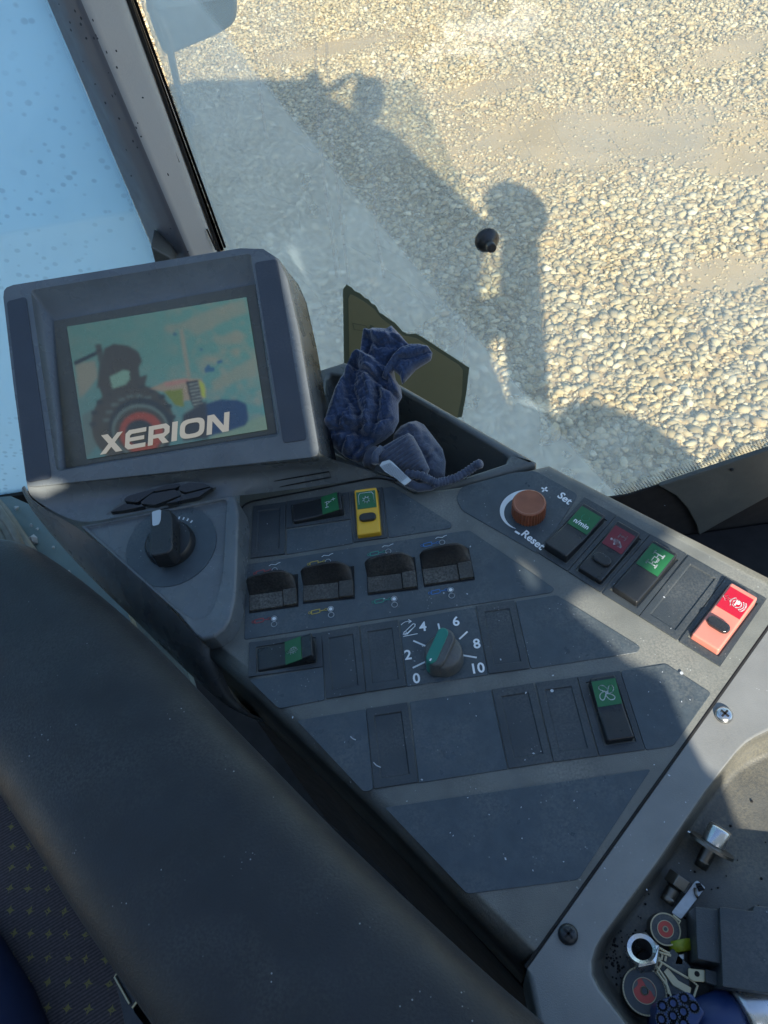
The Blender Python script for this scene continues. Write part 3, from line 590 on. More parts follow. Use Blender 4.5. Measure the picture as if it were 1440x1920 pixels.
# --- yellow rocker with gear symbol
r_, F, a, b, pk = rocker(c3((692, 130), (880, 105), (912, 395), (714, 425)), c3((715, 145), (850, 128), (880, 370), (740, 390)), M_['yellow'], .0080, .0050, .0040, 'yellow rocker with a white gear symbol on a green film', M_['green'], (.08, .43), filmw=.80)
bm = bmesh.new(); ring(bm, F, 0, 0, .0019, .0006)
for i in range(8):
    t = i*math.pi/4+.2; line(bm, F, [(.0021*math.cos(t), .0021*math.sin(t)), (.0030*math.cos(t), .0030*math.sin(t))], .0007)
line(bm, F, [(-a+.0016, -b*.45), (-a+.0016, b*.55), (-a+.0028, b-.0012), (a-.0028, b-.0012), (a-.0016, b*.55), (a-.0016, -b*.45)], .0005); pr('gear_symbol', bm, M_['white'], r_)
lensbar(r_, pk, -.14, .70, M_['black'], .0072)
# --- turtle rocker
r_, F, a, b, pk = rocker([c3((535, 935))[0], c3((540, 1135))[0], c3((110, 1200))[0], c3((112, 1000))[0]], [c3((486, 965))[0], c3((495, 1105))[0], c3((160, 1162))[0], c3((158, 1025))[0]], M_['black'], .0110, .0015, .0035, 'black rocker lying across the panel with a white turtle symbol on green', M_['green'], (.0, .30), filmw=.94)
G = Fr(F.o, F.v, -F.u); bm = bmesh.new(); q = [(-.0036, -.0004), (-.003, .0009), (-.0015, .0019), (.0003, .0022), (.002, .0016), (.003, .0003), (.0034, -.0006), (.001, -.0012), (-.002, -.0011), (-.0036, -.0004)]
line(bm, G, q, .0006); ring(bm, G, -.0042, -.0002, .0009, .0005, n=10)
for x in (-.0018, .0002, .002): line(bm, G, [(x, -.001), (x-.0003, -.0023)], .0007)
line(bm, G, [(-.002, -.0006), (-.001, .0015)], .0004); line(bm, G, [(-.0002, -.0008), (.0006, .0018)], .0004); line(bm, G, [(.0012, -.0008), (.0020, .0010)], .0004); line(bm, G, [(-.003, .0003), (.0028, .0006)], .0004)
pr('turtle_symbol', bm, M_['white'], r_)
# --- fan rocker
r_, F, a, b, pk = rocker([(1080, 1270), (1162, 1258), (1210, 1407), (1125, 1419)], c8((600, 395), (728, 380), (815, 660), (688, 685)), M_['black'], .0085, .0070, .0045, 'black rocker with a white four-bladed fan symbol on green', M_['green'], (.05, .44), filmw=.88)
bm = bmesh.new()
for i in range(4):
    t0 = i*math.pi/2 + .5; pts = []
    for j in range(15):
        u = j/14*2*math.pi; x = .0030 + .0026*math.cos(u); y = .0017*math.sin(u)*(1+.35*math.cos(u)) + .0012*math.cos(u)*.7
        pts.append((x*math.cos(t0)-y*math.sin(t0), x*math.sin(t0)+y*math.cos(t0)))
    line(bm, F, pts, .0006)
disc(bm, F, 0, 0, .0007); pr('fan_symbol', bm, M_['white'], r_)
# --- right row
r_, F, a, b, pk = rocker(c4((587, 162), (738, 245), (560, 523), (417, 432)), c4((580, 205), (690, 262), (550, 478), (455, 408)), M_['black'], .0070, .0085, .0045, 'black rocker marked n/min under an arc on green', M_['green'], (.05, .43), filmw=.86)
bm = bmesh.new(); ring(bm, F, -.0005, .0022, .0028, .00035, a0=130, a1=400); pr('arc_symbol', bm, M_['pg'], r_); text('lettering', 'n/min', Fr(F(.0002, -.0038), F.u, F.v), .0054, M_['white'], r_, bold=.02)
bm = bmesh.new(); Fb, wb, Lb, H = pk; FW = Fr(Fb(0, -.2*Lb, H(-.2)), Fb.u, Fb.v)
r_, F, a, b, pk = rocker(c4((740, 246), (889, 331), (709, 618), (562, 524)), c4((730, 290), (848, 352), (705, 575), (607, 507)), M_['black'], .0090, .0050, .0045, 'black rocker with white hand and axle symbol on dark red', M_['darkred'], (.06, .41), filmw=.82)
bm = bmesh.new(); x0 = .0008
line(bm, F, [(x0-.0020, .0052), (x0-.0020, .0016)], .0010); line(bm, F, [(x0+.0028, .0052), (x0+.0028, .0016)], .0010); line(bm, F, [(x0-.002, .0034), (x0+.0028, .0034)], .0007); disc(bm, F, x0+.0004, .0034, .0009)
disc(bm, F, -.0042, -.0022, .0009); fill(bm, F, [(-.0028, -.0010), (-.0002, -.0002), (.0018, -.0008), (.0050, -.0034), (.0046, -.0050), (.0008, -.0046), (-.0010, -.0052), (-.0014, -.0034), (-.0032, -.0024)]); pr('hand_and_axle_symbol', bm, M_['white'], r_)
lensbar(r_, pk, -.19, .70, M_['black'], .0080)
r_, F, a, b, pk = rocker(c4((891, 332), (1063, 425), (872, 720), (711, 620)), c4((895, 380), (1015, 440), (865, 675), (757, 592)), M_['black'], .0085, .0055, .0045, 'black rocker half in the sun with white drive-shaft symbol on green', M_['green'], (.04, .44), filmw=.84)
bm = bmesh.new(); G = Fr(F.o, F.u, F.v)
line(bm, G, [(-.0012, .0045), (-.0012+.0042, .0058)], .0009) if 0 else None
for y in (.0046, -.0040):
    line(bm, G, [(-.0034, y), (.0034, y)], .0008); line(bm, G, [(-.0034, y+.0014), (-.0034, y-.0014)], .0011); line(bm, G, [(.0034, y+.0014), (.0034, y-.0014)], .0011)
line(bm, G, [(0, .0046), (0, .0018)], .0007); line(bm, G, [(0, -.0018), (0, -.0040)], .0007); line(bm, G, [(-.0015, .0018), (.0015, .0018), (.0015, -.0018), (-.0015, -.0018), (-.0015, .0018)], .0007); line(bm, G, [(.0015, .0014), (.0024, .0014), (.0024, -.0010), (.0015, -.0010)], .0006)
pr('drive_symbol', bm, M_['white'], r_)
r_, F, a, b, pk = rocker(c4((1240, 527), (1433, 630), (1227, 943), (1047, 830)), c4((1250, 575), (1381, 640), (1222, 888), (1101, 800)), M_['salmon'], .0085, .0060, .0050, 'faded red rocker at the far right with white circled P parking brake symbol', M_['red'], (.08, .43), filmw=.82)
bm = bmesh.new(); xo = .0014
ring(bm, F, xo, 0, .0026, .0007); ring(bm, F, xo, 0, .0041, .0007, a0=-52, a1=52); ring(bm, F, xo, 0, .0041, .0007, a0=128, a1=232)
ring(bm, F, xo, 0, .0054, .0007, a0=-40, a1=40, n=12)
line(bm, F, [(xo-.0044, .0006), (-.0055, .0006), (-.0055, .0019), (-.0080, 0), (-.0055, -.0019), (-.0055, -.0006), (xo-.0044, -.0006)], .0004); pr('parking_symbol', bm, M_['white'], r_)
text('lettering', 'P', Fr(F(xo, 0), F.u, F.v), .0050, M_['white'], r_, bold=.04)
lensbar(r_, pk, -.17, .76, M_['lens'], .0078)

# --- prints of the right corner
def arcscale():
    F = Fr(P(989, 958, .0008), P(1086, 927)-P(1007, 882), P(961, 885)-P(1013, 1040)); F = PANEL(986, 962, .0008)
    bm = bmesh.new(); n = 40; c = P(989, 958, .0)
    A = P(951, 968)-c; Rr = .0160; vs = []
    a0, a1 = math.radians(62), math.radians(232)
    for i in range(n+1):
        t = i/n; a = a0+(a1-a0)*t; wd = .0062*(1-t)**.8+.0002
        vs.append((bm.verts.new(F(Rr*math.cos(a), Rr*math.sin(a), .0002)), bm.verts.new(F((Rr+wd)*math.cos(a), (Rr+wd)*math.sin(a), .0002))))
    for i in range(n): bm.faces.new((vs[i][0], vs[i][1], vs[i+1][1], vs[i+1][0]))
    pr('arc_scale', bm, M_['tick'], con)
arcscale()
rot = (P(1086, 927)-P(1007, 882)).normalized(); rv = Vector((-rot.y, rot.x, 0))
bm = bmesh.new(); F = Fr(P(1021, 918, .0008), rot, rv); line(bm, F, [(-.0024, 0), (.0024, 0)], .0013); line(bm, F, [(0, -.0024), (0, .0024)], .0013); pr('plus_sign', bm, M_['white'], con); bm = bmesh.new(); F = Fr(P(970, 999, .0008), rot, rv); line(bm, F, [(-.0016, 0), (.0016, 0)], .0016); pr('minus_sign', bm, M_['white'], con)
rt2 = Matrix.Rotation(math.radians(-6), 3, 'Z')
text('lettering', 'Set', Fr(P(1059, 935, .0009), rt2@rot, rt2@rv), .0088, M_['white'], con, bold=.025)
text('lettering', 'Reset', Fr(P(999, 1013, .0009), rt2@rot, rt2@rv), .0086, M_['white'], con, bold=.025)
# --- orange knob
def orange_knob():
    F = Fr(P(991, 962, .0005), (1, 0, 0), (0, 1, 0)); R = .0122; bm = bmesh.new(); n = 144
    lathe(bm, F, [(R*1.02, 0), (R*1.02, .0115), (R*.98, .0128), (R*.90, .0134), (R*.82, .0130), (R*.3, .0130)], n, lambda i, k: (-.0007 if (i % 4) < 2 else 0) if k in (0, 1) else 0)
    o = obj('round_knob', bm, M_['orange'], con, smooth=False); o['label'] = 'fluted orange-brown knob inside a white arc scale'
orange_knob()
# --- numbered dial
def dial():
    for s, (x, y) in {'0': (781, 1273), '2': (765, 1229), '4': (793, 1176), '6': (855, 1166), '8': (894, 1208), '10': (895, 1254)}.items():
        text('lettering', s, Fr(P(x, y, .0008), (1, 0, 0), (0, 1, 0)), .0098, M_['white'], con, bold=.022)
    bm = bmesh.new(); F = PANEL(832, 1232, .0008); o = F.o
    for (x0, y0), (x1, y1) in (((775, 1253), (802, 1240)), ((776, 1203), (797, 1212)), ((822, 1171), (826, 1189)), ((862, 1199), (876, 1186)), ((869, 1230), (893, 1234))):
        a, b = P(x0, y0)-o, P(x1, y1)-o; line(bm, F, [(a.x, a.y), (b.x, b.y)], .0012)
    pr('dial_ticks', bm, M_['tick'], con)
    bm = bmesh.new(); F = PANEL(768, 1178, .0008); q = [(-.0042, -.0028), (-.0048, -.0040), (-.0034, -.0046), (.0036, .0008), (.0042, .0024), (.0028, .0030), (-.0042, -.0028)]; line(bm, F, q, .0005); ring(bm, F, -.0034, -.0028, .0009, .0004, n=10)
    line(bm, F, [(-.0048, -.0056), (.0048, -.0050)], .0005); line(bm, F, [(.004, .001), (-.0022, -.0044)], .0005)
    ring(bm, F, -.001, -.0002, .0056, .0005, a0=70, a1=140, n=10); line(bm, F, [(.0000, .0066), (.0018, .0050), (-.0002, .0040)], .0005); pr('lift_symbol', bm, M_['white'], con)
    F = Fr(P(833, 1236, .0008), (1, 0, 0), (0, 1, 0)); R = .0128
    bm = bmesh.new(); lathe(bm, F, [(R, 0), (R, .007), (R*.95, .011), (R*.86, .0125), (.002, .013)], 56); k = obj('rotary_dial', bm, M_['knobgrey'], con, smooth=True); k['label'] = 'grey rotary dial with a green insert on its grip'
    md = k.modifiers.new('e', 'EDGE_SPLIT'); md.split_angle = math.radians(50)
    th = math.radians(58); G = Fr(F.o, (math.sin(th), -math.cos(th), 0), (math.cos(th), math.sin(th), 0))   # v runs along the grip
    def grip(name, xo, wd, L, h0, h1, m, bev):
        bm = bmesh.new(); n = 10; pts = [(xo+wd*math.cos(t), L-wd+wd*math.sin(t)) for t in np.linspace(0, math.pi, n)] + [(xo+wd*math.cos(t), -L+wd+wd*math.sin(t)) for t in np.linspace(math.pi, 2*math.pi, n)]
        prism(bm, [G(x, y, h1 - .0035*max(0, -y/L)) for x, y in pts], h1-h0, -G.n, taper=1.12); return obj(name, bm, m, k, bevel=bev, seg=4, angle=50)
    grip('grip', -.0015, .0062, R*1.02, .004, .0185, M_['knobgrey'], .0018)
    grip('green_insert', -.0038, .0036, R*.98, .006, .0193, M_['teal'], .0012)
    bm = bmesh.new(); line(bm, G, [(-.0038, -R*.86), (-.0038, -R*.62)], .0010, .0163); obj('pointer_mark', bm, M_['white'], k, solid=.0002)
dial()

# --- four paddle levers and their printed symbols
def paddles():
    data = [((459, 1092), (562, 1078), (468, 1149), (560, 1136), 'pr', 'red', (488, 1073), (515, 1058), (515, 1069), (486, 1164), (514, 1160), (514, 1170.5)),
            ((565, 1072), (668, 1060), (570, 1131), (667, 1121), 'py', 'yellow', (589, 1056), (614, 1041), (615, 1053), (592, 1147), (620, 1142), (621, 1153)),
            ((685, 1054), (785, 1042), (691, 1115), (785, 1104), 'pg', 'green', (702, 1038), (727, 1023), (728, 1034), (711, 1127), (739, 1123), (740, 1134)),
            ((790, 1036), (886, 1022), (795, 1100), (890, 1086), 'pb', 'blue', (802, 1021), (827, 1007), (829, 1017), (817, 1110), (845, 1106), (847, 1117))]
    for tl, tr, bl, br, pk, cn, cy1, wv, rg, cy2, f2, r2 in data:
        a, b = P(*bl), P(*br); w = (b-a).length; F = Fr((a+b)/2 + Vector((0, .0135, .0008)), (b-a), (0, 1, 0)); W = w/2*.97
        root = None
        bm = bmesh.new(); prism(bm, [F(-W-.0006, .0130, .0002), F(W+.0006, .0130, .0002), F(W+.0006, -.0145, .0002), F(-W-.0006, -.0145, .0002)], .0012); root = obj('paddle_lever', bm, M_['gap'], con); root['label'] = f'black paddle lever between {cn} cylinder symbols'
        bm = bmesh.new(); prism(bm, [F(-W, -.001, .0040), F(W*.42, -.001, .0040), F(W*.42, -.0132, .0016), F(-W, -.0132, .0016)], .003); obj('paddle_base', bm, M_['paddlebase'], root, bevel=.0005)
        bm = bmesh.new(); prism(bm, [F(W*.44, -.001, .0048), F(W, -.001, .0048), F(W, -.0132, .0026), F(W*.44, -.0132, .0026)], .004); obj('paddle_base', bm, M_['paddlebase'], root, bevel=.0005)
        bm = bmesh.new(); U, V = 20, 9; rows = []
        for j in range(V+1):
            t = j/V; row = []
            for i in range(U+1):
                s = -1+2*i/U
                top = .0128 + .0022*math.sin((s+1)*1.9-.7) - .0075*max(0, (s-.45)/.55)**2.2 - .004*max(0, (-s-.82)/.18)**2
                yy = -.0012 + .0050*math.sin(t*1.35) + .0010*t; zz = .003 + top*t
                wx = W*(1 - .05*t*(s > 0)); row.append(bm.verts.new(F(s*wx, yy + .0022*t*t, zz)))
            rows.append(row)
        for j in range(V):
            for i in range(U): bm.faces.new((rows[j][i], rows[j][i+1], rows[j+1][i+1], rows[j+1][i]))
        o = obj('paddle_fin', bm, M_['paddle'], root, smooth=True, solid=.0022); q = o.modifiers.new('b', 'BEVEL'); q.width = .0008; q.segments = 3; q.angle_limit = math.radians(50)
        m = M_[pk]
        for c in (cy1, cy2):
            bm = bmesh.new(); G = PANEL(*c, .0008); hx, hy = .0030, .0014
            line(bm, G, [(-hx, -hy-.0003), (hx, -hy+.0003), (hx, hy+.0003), (-hx, hy-.0003), (-hx, -hy-.0003)], .0005); ring(bm, G, -hx-.0013, -.0003, .0009, .0004, n=10); line(bm, G, [(hx, 0), (hx+.0034, .0004)], .0005); ring(bm, G, hx+.0044, .0005, .0009, .0004, n=10)
            pr('cylinder_symbol', bm, m, con)
        bm = bmesh.new(); G = PANEL(*wv, .0008); line(bm, G, [(-.0042, -.0008), (-.0025, .0002), (-.001, -.0002), (.001, -.0006), (.0025, .0004), (.0042, .0008)], .0005); pr('wave_symbol', bm, M_['tick'], con)
        for c, fl in ((rg, 0), (r2, 0), (f2, 1)):
            bm = bmesh.new(); G = PANEL(*c, .0008); ring(bm, G, 0, 0, .0020, .0005)
            if fl: disc(bm, G, 0, 0, .0014)
            pr('position_symbol', bm, M_['tick'], con)
        bm = bmesh.new(); G = PANEL(rg[0], rg[1]+9.5, .0008); ring(bm, G, 0, 0, .0020, .0004); disc(bm, G, 0, 0, .0013); pr('position_symbol', bm, M_['tick'], con)
paddles()

# --- storage bin behind the switch field
def storage_bin():
    outer = [(596, 692), (645, 676), (720, 700), (757, 721), (1006, 863), (1003, 870), (930, 893), (850, 913), (805, 926), (770, 922), (740, 905), (700, 896), (600, 868), (594, 850)]
    inner = [(611, 712), (622, 701), (700, 713), (740, 728), (786, 753), (940, 846), (953, 856), (948, 868), (900, 884), (850, 900), (805, 914), (775, 910), (742, 893), (657, 863), (615, 838), (606, 800)]
    bm = bmesh.new(); zt = -.001
    O = [bm.verts.new(P(x, y, zt)) for x, y in outer]; I = [bm.verts.new(P(x, y, zt)) for x, y in inner]
    ringfill(bm, O, I)
    n = len(I); c = sum((v.co for v in I), Vector())/n; B = [bm.verts.new(c + (v.co-c)*.93 - Vector((0, 0, .085))) for v in I]
    lay = bm.edges.layers.float.new('bevel_weight_edge')
    for i in range(n): bm.faces.new((I[i], I[(i+1) % n], B[(i+1) % n], B[i])); bm.edges.get((I[i], I[(i+1) % n]))[lay] = .55
    bm.faces.new(B); n = len(O); D = [bm.verts.new(v.co - Vector((0, 0, .095))) for v in O]
    for i in range(n): bm.faces.new((O[i], D[i], D[(i+1) % n], O[(i+1) % n])); bm.edges.get((O[i], O[(i+1) % n]))[lay] = 1
    obj('storage_bin', bm, M_['rail'], con, bevel=.005, seg=4, weight=True)
storage_bin()

# --- right-hand module with the tray
def tray():
    t = con
    top = [(1496, 1102), (1950, 1345), (1950, 2500), (1180, 2500), (1060, 2100), (1012, 1935), (992, 1835), (988, 1816)]
    rim = roundpoly(Pn([(1440, 1372), (1392, 1398), (1335, 1470), (1240, 1610), (1118, 1775), (1108, 1830), (1170, 1910), (1300, 2080), (1750, 2300), (1750, 1500), (1560, 1330)]), [.03, .02, .0, .0, .014, .018, .0, .03, .03, .03, .03], 2)
    bm = bmesh.new(); O = [bm.verts.new(p) for p in Pn(top)]; I = [bm.verts.new(p) for p in rim]
    ringfill(bm, O, I)
    c = sum((v.co for v in I), Vector())/len(I); n = len(I); lay = bm.edges.layers.float.new('bevel_weight_edge')
    W = [bm.verts.new(c + (v.co-c)*.975 - Vector((0, 0, .010))) for v in I]; B = [bm.verts.new(c + (v.co-c)*.90 - Vector((0, 0, .022))) for v in I]
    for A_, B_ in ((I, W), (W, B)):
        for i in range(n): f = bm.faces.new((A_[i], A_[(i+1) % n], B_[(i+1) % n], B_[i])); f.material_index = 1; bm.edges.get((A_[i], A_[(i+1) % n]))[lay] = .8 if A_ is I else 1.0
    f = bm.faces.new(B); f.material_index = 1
    for i in range(n): bm.edges.get((B[i], B[(i+1) % n]))[lay] = .9
    n = len(O); D = [bm.verts.new(v.co - Vector((0, 0, .10))) for v in O]
    for i in range(n): bm.faces.new((O[i], D[i], D[(i+1) % n], O[(i+1) % n])); bm.edges.get((O[i], O[(i+1) % n]))[lay] = 1 if 1 <= i <= 5 else (1 if i == 0 else .1)
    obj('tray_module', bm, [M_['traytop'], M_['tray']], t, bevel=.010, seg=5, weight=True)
    # seam between the two modules
    bm = bmesh.new(); tube(bm, [P(1494, 1100, -.0006), P(985, 1814, -.0006)], .0010, 6); obj('seam', bm, M_['gap'], con)
    for x, y in ((1357, 1341), (1065, 1752)):
        F = Fr(P(x, y, .0003), (1, 0, 0), (0, 1, 0)); bm = bmesh.new(); lathe(bm, F, [(.0052, 0), (.0050, .0014), (.0036, .0026), (.0012, .0031)], 24); o = obj('screw_head', bm, M_['chrome'] if y < 1500 else M_['black'], con, smooth=True)
        bm = bmesh.new(); rr = .6
        for k in range(2):
            u = Vector((math.cos(rr+k*math.pi/2), math.sin(rr+k*math.pi/2), 0)); v = Vector((-u.y, u.x, 0)); prism(bm, [F.o + u*s*.0027 + v*q*.0006 + Vector((0, 0, .0033)) for s, q in ((-1, -1), (1, -1), (1, 1), (-1, 1))], .0015)
        obj('cross_slot', bm, M_['gap'], o)
tray()
bm = bmesh.new(); prism(bm, [Vector((p.x, p.y, -.095)) for p in Pn([(392, 1225), (490, 1295), (710, 1520), (995, 1830), (1070, 2100), (1190, 2500), (1930, 2500), (1930, 1370), (1490, 1124), (1030, 895), (760, 935), (460, 950)])], .35); obj('console_base', bm, M_['gap'], con)

# ================================================================== screen terminal
ter = thing('display_terminal', 'grey screen terminal with a lit tractor picture and a rotary knob below', 'terminal', P(300, 950, .0))
MQ = P(330, 885, .048); MV = Vector((0, .851, .528)).normalized(); MU = Vector((1, 0, 0)); MN = MU.cross(MV)
def PM(x, y, off=0.0): return PPl(x, y, MQ + MN*off, MN)
def terminal():
    out = [(4, 548), (12, 538), (490, 457), (515, 459), (527, 478), (560, 620), (582, 745), (597, 845), (596, 856), (52, 912), (47, 905), (22, 700)]
    face = roundpoly([PM(*p) for p in [(3, 537), (523, 453), (560, 620), (600, 856), (50, 914), (24, 720)]], [.009, .030, 0, .007, .005, 0], 3)
    hole = roundpoly([PM(*p) for p in [(57, 544), (470, 475), (525, 817), (106, 884)]], .003, 3)
    bm = bmesh.new(); O = [bm.verts.new(p) for p in face]; I = [bm.verts.new(p) for p in hole]
    ringfill(bm, O, I); lay = bm.edges.layers.float.new('bevel_weight_edge')
    c = sum((v.co for v in I), Vector())/len(I); n = len(I)
    glass = [(95, 598), (480, 527), (524, 812), (120, 882)]
    J = [bm.verts.new(p) for p in roundpoly([PM(*q, -.016) for q in [(98, 600), (478, 530), (520, 815), (122, 880)]], .003, 3)]
    for i in range(n): bm.faces.new((I[i], I[(i+1) % n], J[(i+1) % n], J[i])); bm.edges.get((I[i], I[(i+1) % n]))[lay] = .25
    bm.faces.new(J); n = len(O)
    # body behind the face: goes back and slightly narrows
    K = [bm.verts.new(v.co - MN*.045 + MV*(-.003) + Vector((.007 if v.co.x > -.3 else .004, 0, 0))) for v in O]
    for i in range(n): bm.faces.new((O[i], K[i], K[(i+1) % n], O[(i+1) % n])); bm.edges.get((O[i], O[(i+1) % n]))[lay] = 1
    bm.faces.new(K[::-1]); obj('screen_housing', bm, M_['housing'], ter, bevel=.0055, seg=5, weight=True)
    for s in ([(12, 565), (48, 556), (96, 897), (50, 905)], [(477, 492), (519, 485), (575, 824), (531, 831)]):
        bm = bmesh.new(); prism(bm, roundpoly([PM(*p, .0008) for p in s], .003), .0012, -MN); obj('side_strip', bm, M_['strip'], ter, bevel=.0003)
    bm = bmesh.new(); prism(bm, [PM(*p, -.0152) for p in [(101, 602), (478, 533), (518, 812), (124, 877)]], .0006, -MN); obj('screen_surround', bm, M_['bezel'], ter)
    # the lit picture ----------------------------------------------------
    L = [(129, 613), (462, 557), (500, 804), (163, 861)]
    def em(name, c, s=.55): return mat(name, tuple(v*.3 for v in c), .2, emis=c, es=s)
    m_txt = em('screen_lettering', (.40, .38, .32), .34)
    NX, NY = 300, 225; A0, A1, A2, A3 = [Vector(p) for p in ((282, 388), (1040, 263), (1128, 822), (366, 948))]
    iu, iv = np.meshgrid(np.linspace(0, 1, NX), np.linspace(0, 1, NY))
    PXx = (A0.x*(1-iu)+A1.x*iu)*(1-iv)+(A3.x*(1-iu)+A2.x*iu)*iv; PXy = (A0.y*(1-iu)+A1.y*iu)*(1-iv)+(A3.y*(1-iu)+A2.y*iu)*iv
    rg = np.random.default_rng(4)
    def blur(a, k):
        for _ in range(k):
            for ax in (0, 1): a = (np.roll(a, 1, ax)+np.roll(a, -1, ax)+a*2)/4
            a[:, 0], a[:, -1], a[0], a[-1] = a[:, 1], a[:, -2], a[1], a[-2]
        return a
    cl = sum(blur(rg.random((NY, NX)), k)*g for k, g in ((60, 26), (18, 6), (6, 1.5))); cl = (cl-cl.min())/(cl.max()-cl.min())
    t = np.clip((cl-.40)/.5, 0, 1)[..., None]*np.clip((PXx-620)/250, .25, 1)[..., None]
    img = np.array([.09, .25, .23])*(1-t)+np.array([.24, .26, .20])*t; img = img*(1-.25*np.clip((PXy-600)/300, 0, 1)[..., None])+np.array([.0, .02, .06])*np.clip((PXy-500)/350, 0, 1)[..., None]
    def shape(name, pts, c, a=1.0, soft=2):
        m = np.zeros(PXx.shape, bool); n = len(pts)
        for i in range(n):
            (x1, y1), (x0, y0) = pts[i], pts[i-1]
            if y0 == y1: continue
            cc = (y1 > PXy) != (y0 > PXy); m ^= cc & (PXx < (x0-x1)*(PXy-y1)/(y0-y1)+x1)
        k = blur(m.astype(float), soft)[..., None]*a; img[:] = img*(1-k)+np.array(c)*k
    def ell(name, cx, cy, rx, ry, c, a=1.0, soft=2): shape(name, [(cx+rx*math.cos(q*math.pi/24), cy+ry*math.sin(q*math.pi/24)) for q in range(48)], c, a, soft)
    m_dark, m_brown, m_red, m_green, m_pink, m_blue, m_mid, m_lime = (.022, .035, .040), (.05, .055, .045), (.28, .055, .03), (.15, .21, .03), (.28, .25, .19), (.015, .05, .13), (.10, .16, .16), (.3, .4, .05)
    CLD = (.21, .25, .20)
    shape('', [(690, 400), (700, 380), (760, 375), (830, 340), (900, 310), (1030, 270), (1045, 330), (960, 360), (880, 400), (830, 430), (800, 400), (740, 395), (735, 425)], CLD, .75, 14)
    shape('', [(930, 430), (1000, 405), (1030, 415), (1020, 455), (960, 470)], CLD, .7, 10); shape('', [(890, 620), (960, 580), (1075, 510), (1085, 590), (1000, 620), (930, 650), (905, 665)], CLD, .75, 12)
    shape('', [(318, 545), (400, 530), (415, 600), (360, 670), (335, 690)], (.26, .26, .20), .8, 8); shape('', [(755, 400), (772, 398), (806, 600), (790, 605)], m_pink, .7, 5)
    shape('', [(345, 765), (390, 735), (420, 880), (365, 940)], m_mid, .8, 6); shape('', [(870, 860), (1120, 760), (1130, 830), (1000, 850)], (.16, .27, .2), .8, 6)
    ell('', 560, 800, 175, 172, m_brown, 1, 4)
    for i in range(11):
        a = math.radians(180+i*17); x, y = 560+170*math.cos(a), 800+166*math.sin(a); shape('', [(x-14, y-7), (x+12, y-12), (x+16, y+4), (x-10, y+12)], m_dark, .9, 2)
    for i in range(7):
        a = math.radians(190+i*17); x, y = 575+128*math.cos(a), 805+124*math.sin(a); shape('', [(x-16, y-6), (x+14, y-10), (x+16, y+2), (x-12, y+8)], m_mid, .7, 3)
    shape('', [(430, 530), (440, 480), (480, 460), (540, 468), (585, 495), (600, 535), (585, 560), (590, 600), (622, 590), (612, 635), (560, 640), (470, 660), (440, 700), (415, 640)], m_brown, 1, 3)
    shape('', [(462, 600), (520, 570), (545, 575), (548, 610), (530, 632), (475, 650)], (.16, .33, .27), 1, 3); shape('', [(310, 536), (400, 494), (430, 476), (430, 490), (400, 512), (316, 552)], m_dark, 1, 2)
    shape('', [(400, 466), (425, 460), (440, 520), (425, 640), (408, 650), (418, 545)], m_brown, .9, 3)
    shape('', [(630, 650), (700, 620), (770, 605), (850, 610), (870, 660), (860, 690), (780, 700), (760, 725), (700, 665)], m_pink, 1, 3); shape('', [(690, 625), (790, 608), (800, 622), (700, 640)], (.38, .16, .16), .6, 4)
    shape('', [(690, 660), (770, 650), (776, 728), (740, 720)], m_green, 1, 3); shape('', [(838, 612), (862, 630), (868, 690), (848, 680)], m_lime, 1, 3)
    shape('', [(785, 620), (835, 612), (862, 740), (830, 760), (800, 690)], m_dark, 1, 2)
    for i in range(9): shape('', [(796+i*3, 630+i*14), (836+i*3, 622+i*14), (838+i*3, 628+i*14), (797+i*3, 637+i*14)], (.2, .25, .24), 1, 1)
    shape('', [(865, 715), (930, 695), (1000, 697), (1040, 715), (1048, 780), (1035, 805), (960, 830), (870, 852), (850, 800)], m_blue, 1, 3); shape('', [(770, 760), (870, 700), (880, 860), (770, 870)], (.03, .04, .05), 1, 6)
    ell('', 595, 818, 138, 128, m_dark, 1, 4); ell('', 592, 824, 120, 110, m_mid, 1, 3); ell('', 594, 828, 110, 99, m_brown, 1, 3); ell('', 596, 835, 92, 86, m_red, 1, 4); ell('', 590, 835, 62, 56, m_dark, 1, 5); ell('', 590, 848, 26, 22, m_brown, 1, 4)
    shape('', [(862, 565), (880, 545), (890, 560), (905, 560), (905, 577), (865, 582)], (.02, .10, .22), .9, 1); shape('', [(915, 535), (937, 527), (938, 540), (918, 545)], (.02, .10, .22), .9, 1); ell('', 737, 420, 8, 8, (.02, .10, .2), .7, 1); ell('', 850, 485, 7, 7, (.02, .10, .2), .7, 1)
    img = np.stack([blur(img[..., k], 2) for k in range(3)], -1)*(1+.35*(rg.random((NY, NX))[..., None]-.5)*.6)
    lum = img.mean(-1, keepdims=True); img = img*.94+lum*.06
    img = img*(.80+.35*iu[..., None]) + np.array([.030, .028, .020])*(1-iu[..., None])*(.4+.6*iv[..., None])  # soft brownish glare painted over the left of the picture
    img[(np.arange(NY) % 3) == 0] *= .93
    me = bpy.data.meshes.new('screen'); V = []; q0 = c1((0, 0))
    for j in range(NY):
        for i in range(NX): x, y = c1((PXx[j, i], PXy[j, i]))[0]; V.append(PM(x, y, -.0142))
    me.from_pydata([v-V[0] for v in V], [], [(j*NX+i, (j+1)*NX+i, (j+1)*NX+i+1, j*NX+i+1) for j in range(NY-1) for i in range(NX-1)])
    at = me.attributes.new('lit_colour', 'FLOAT_COLOR', 'POINT'); cc = np.ones((NX*NY, 4)); cc[:, :3] = np.clip(img, 0, 1).reshape(-1, 3); at.data.foreach_set('color', cc.ravel())
    sm = mat('lit_screen', (.02, .022, .022), .22); nt = sm.node_tree; b = nt.nodes['Principled BSDF']; an = nt.nodes.new('ShaderNodeAttribute'); an.attribute_name = 'lit_colour'
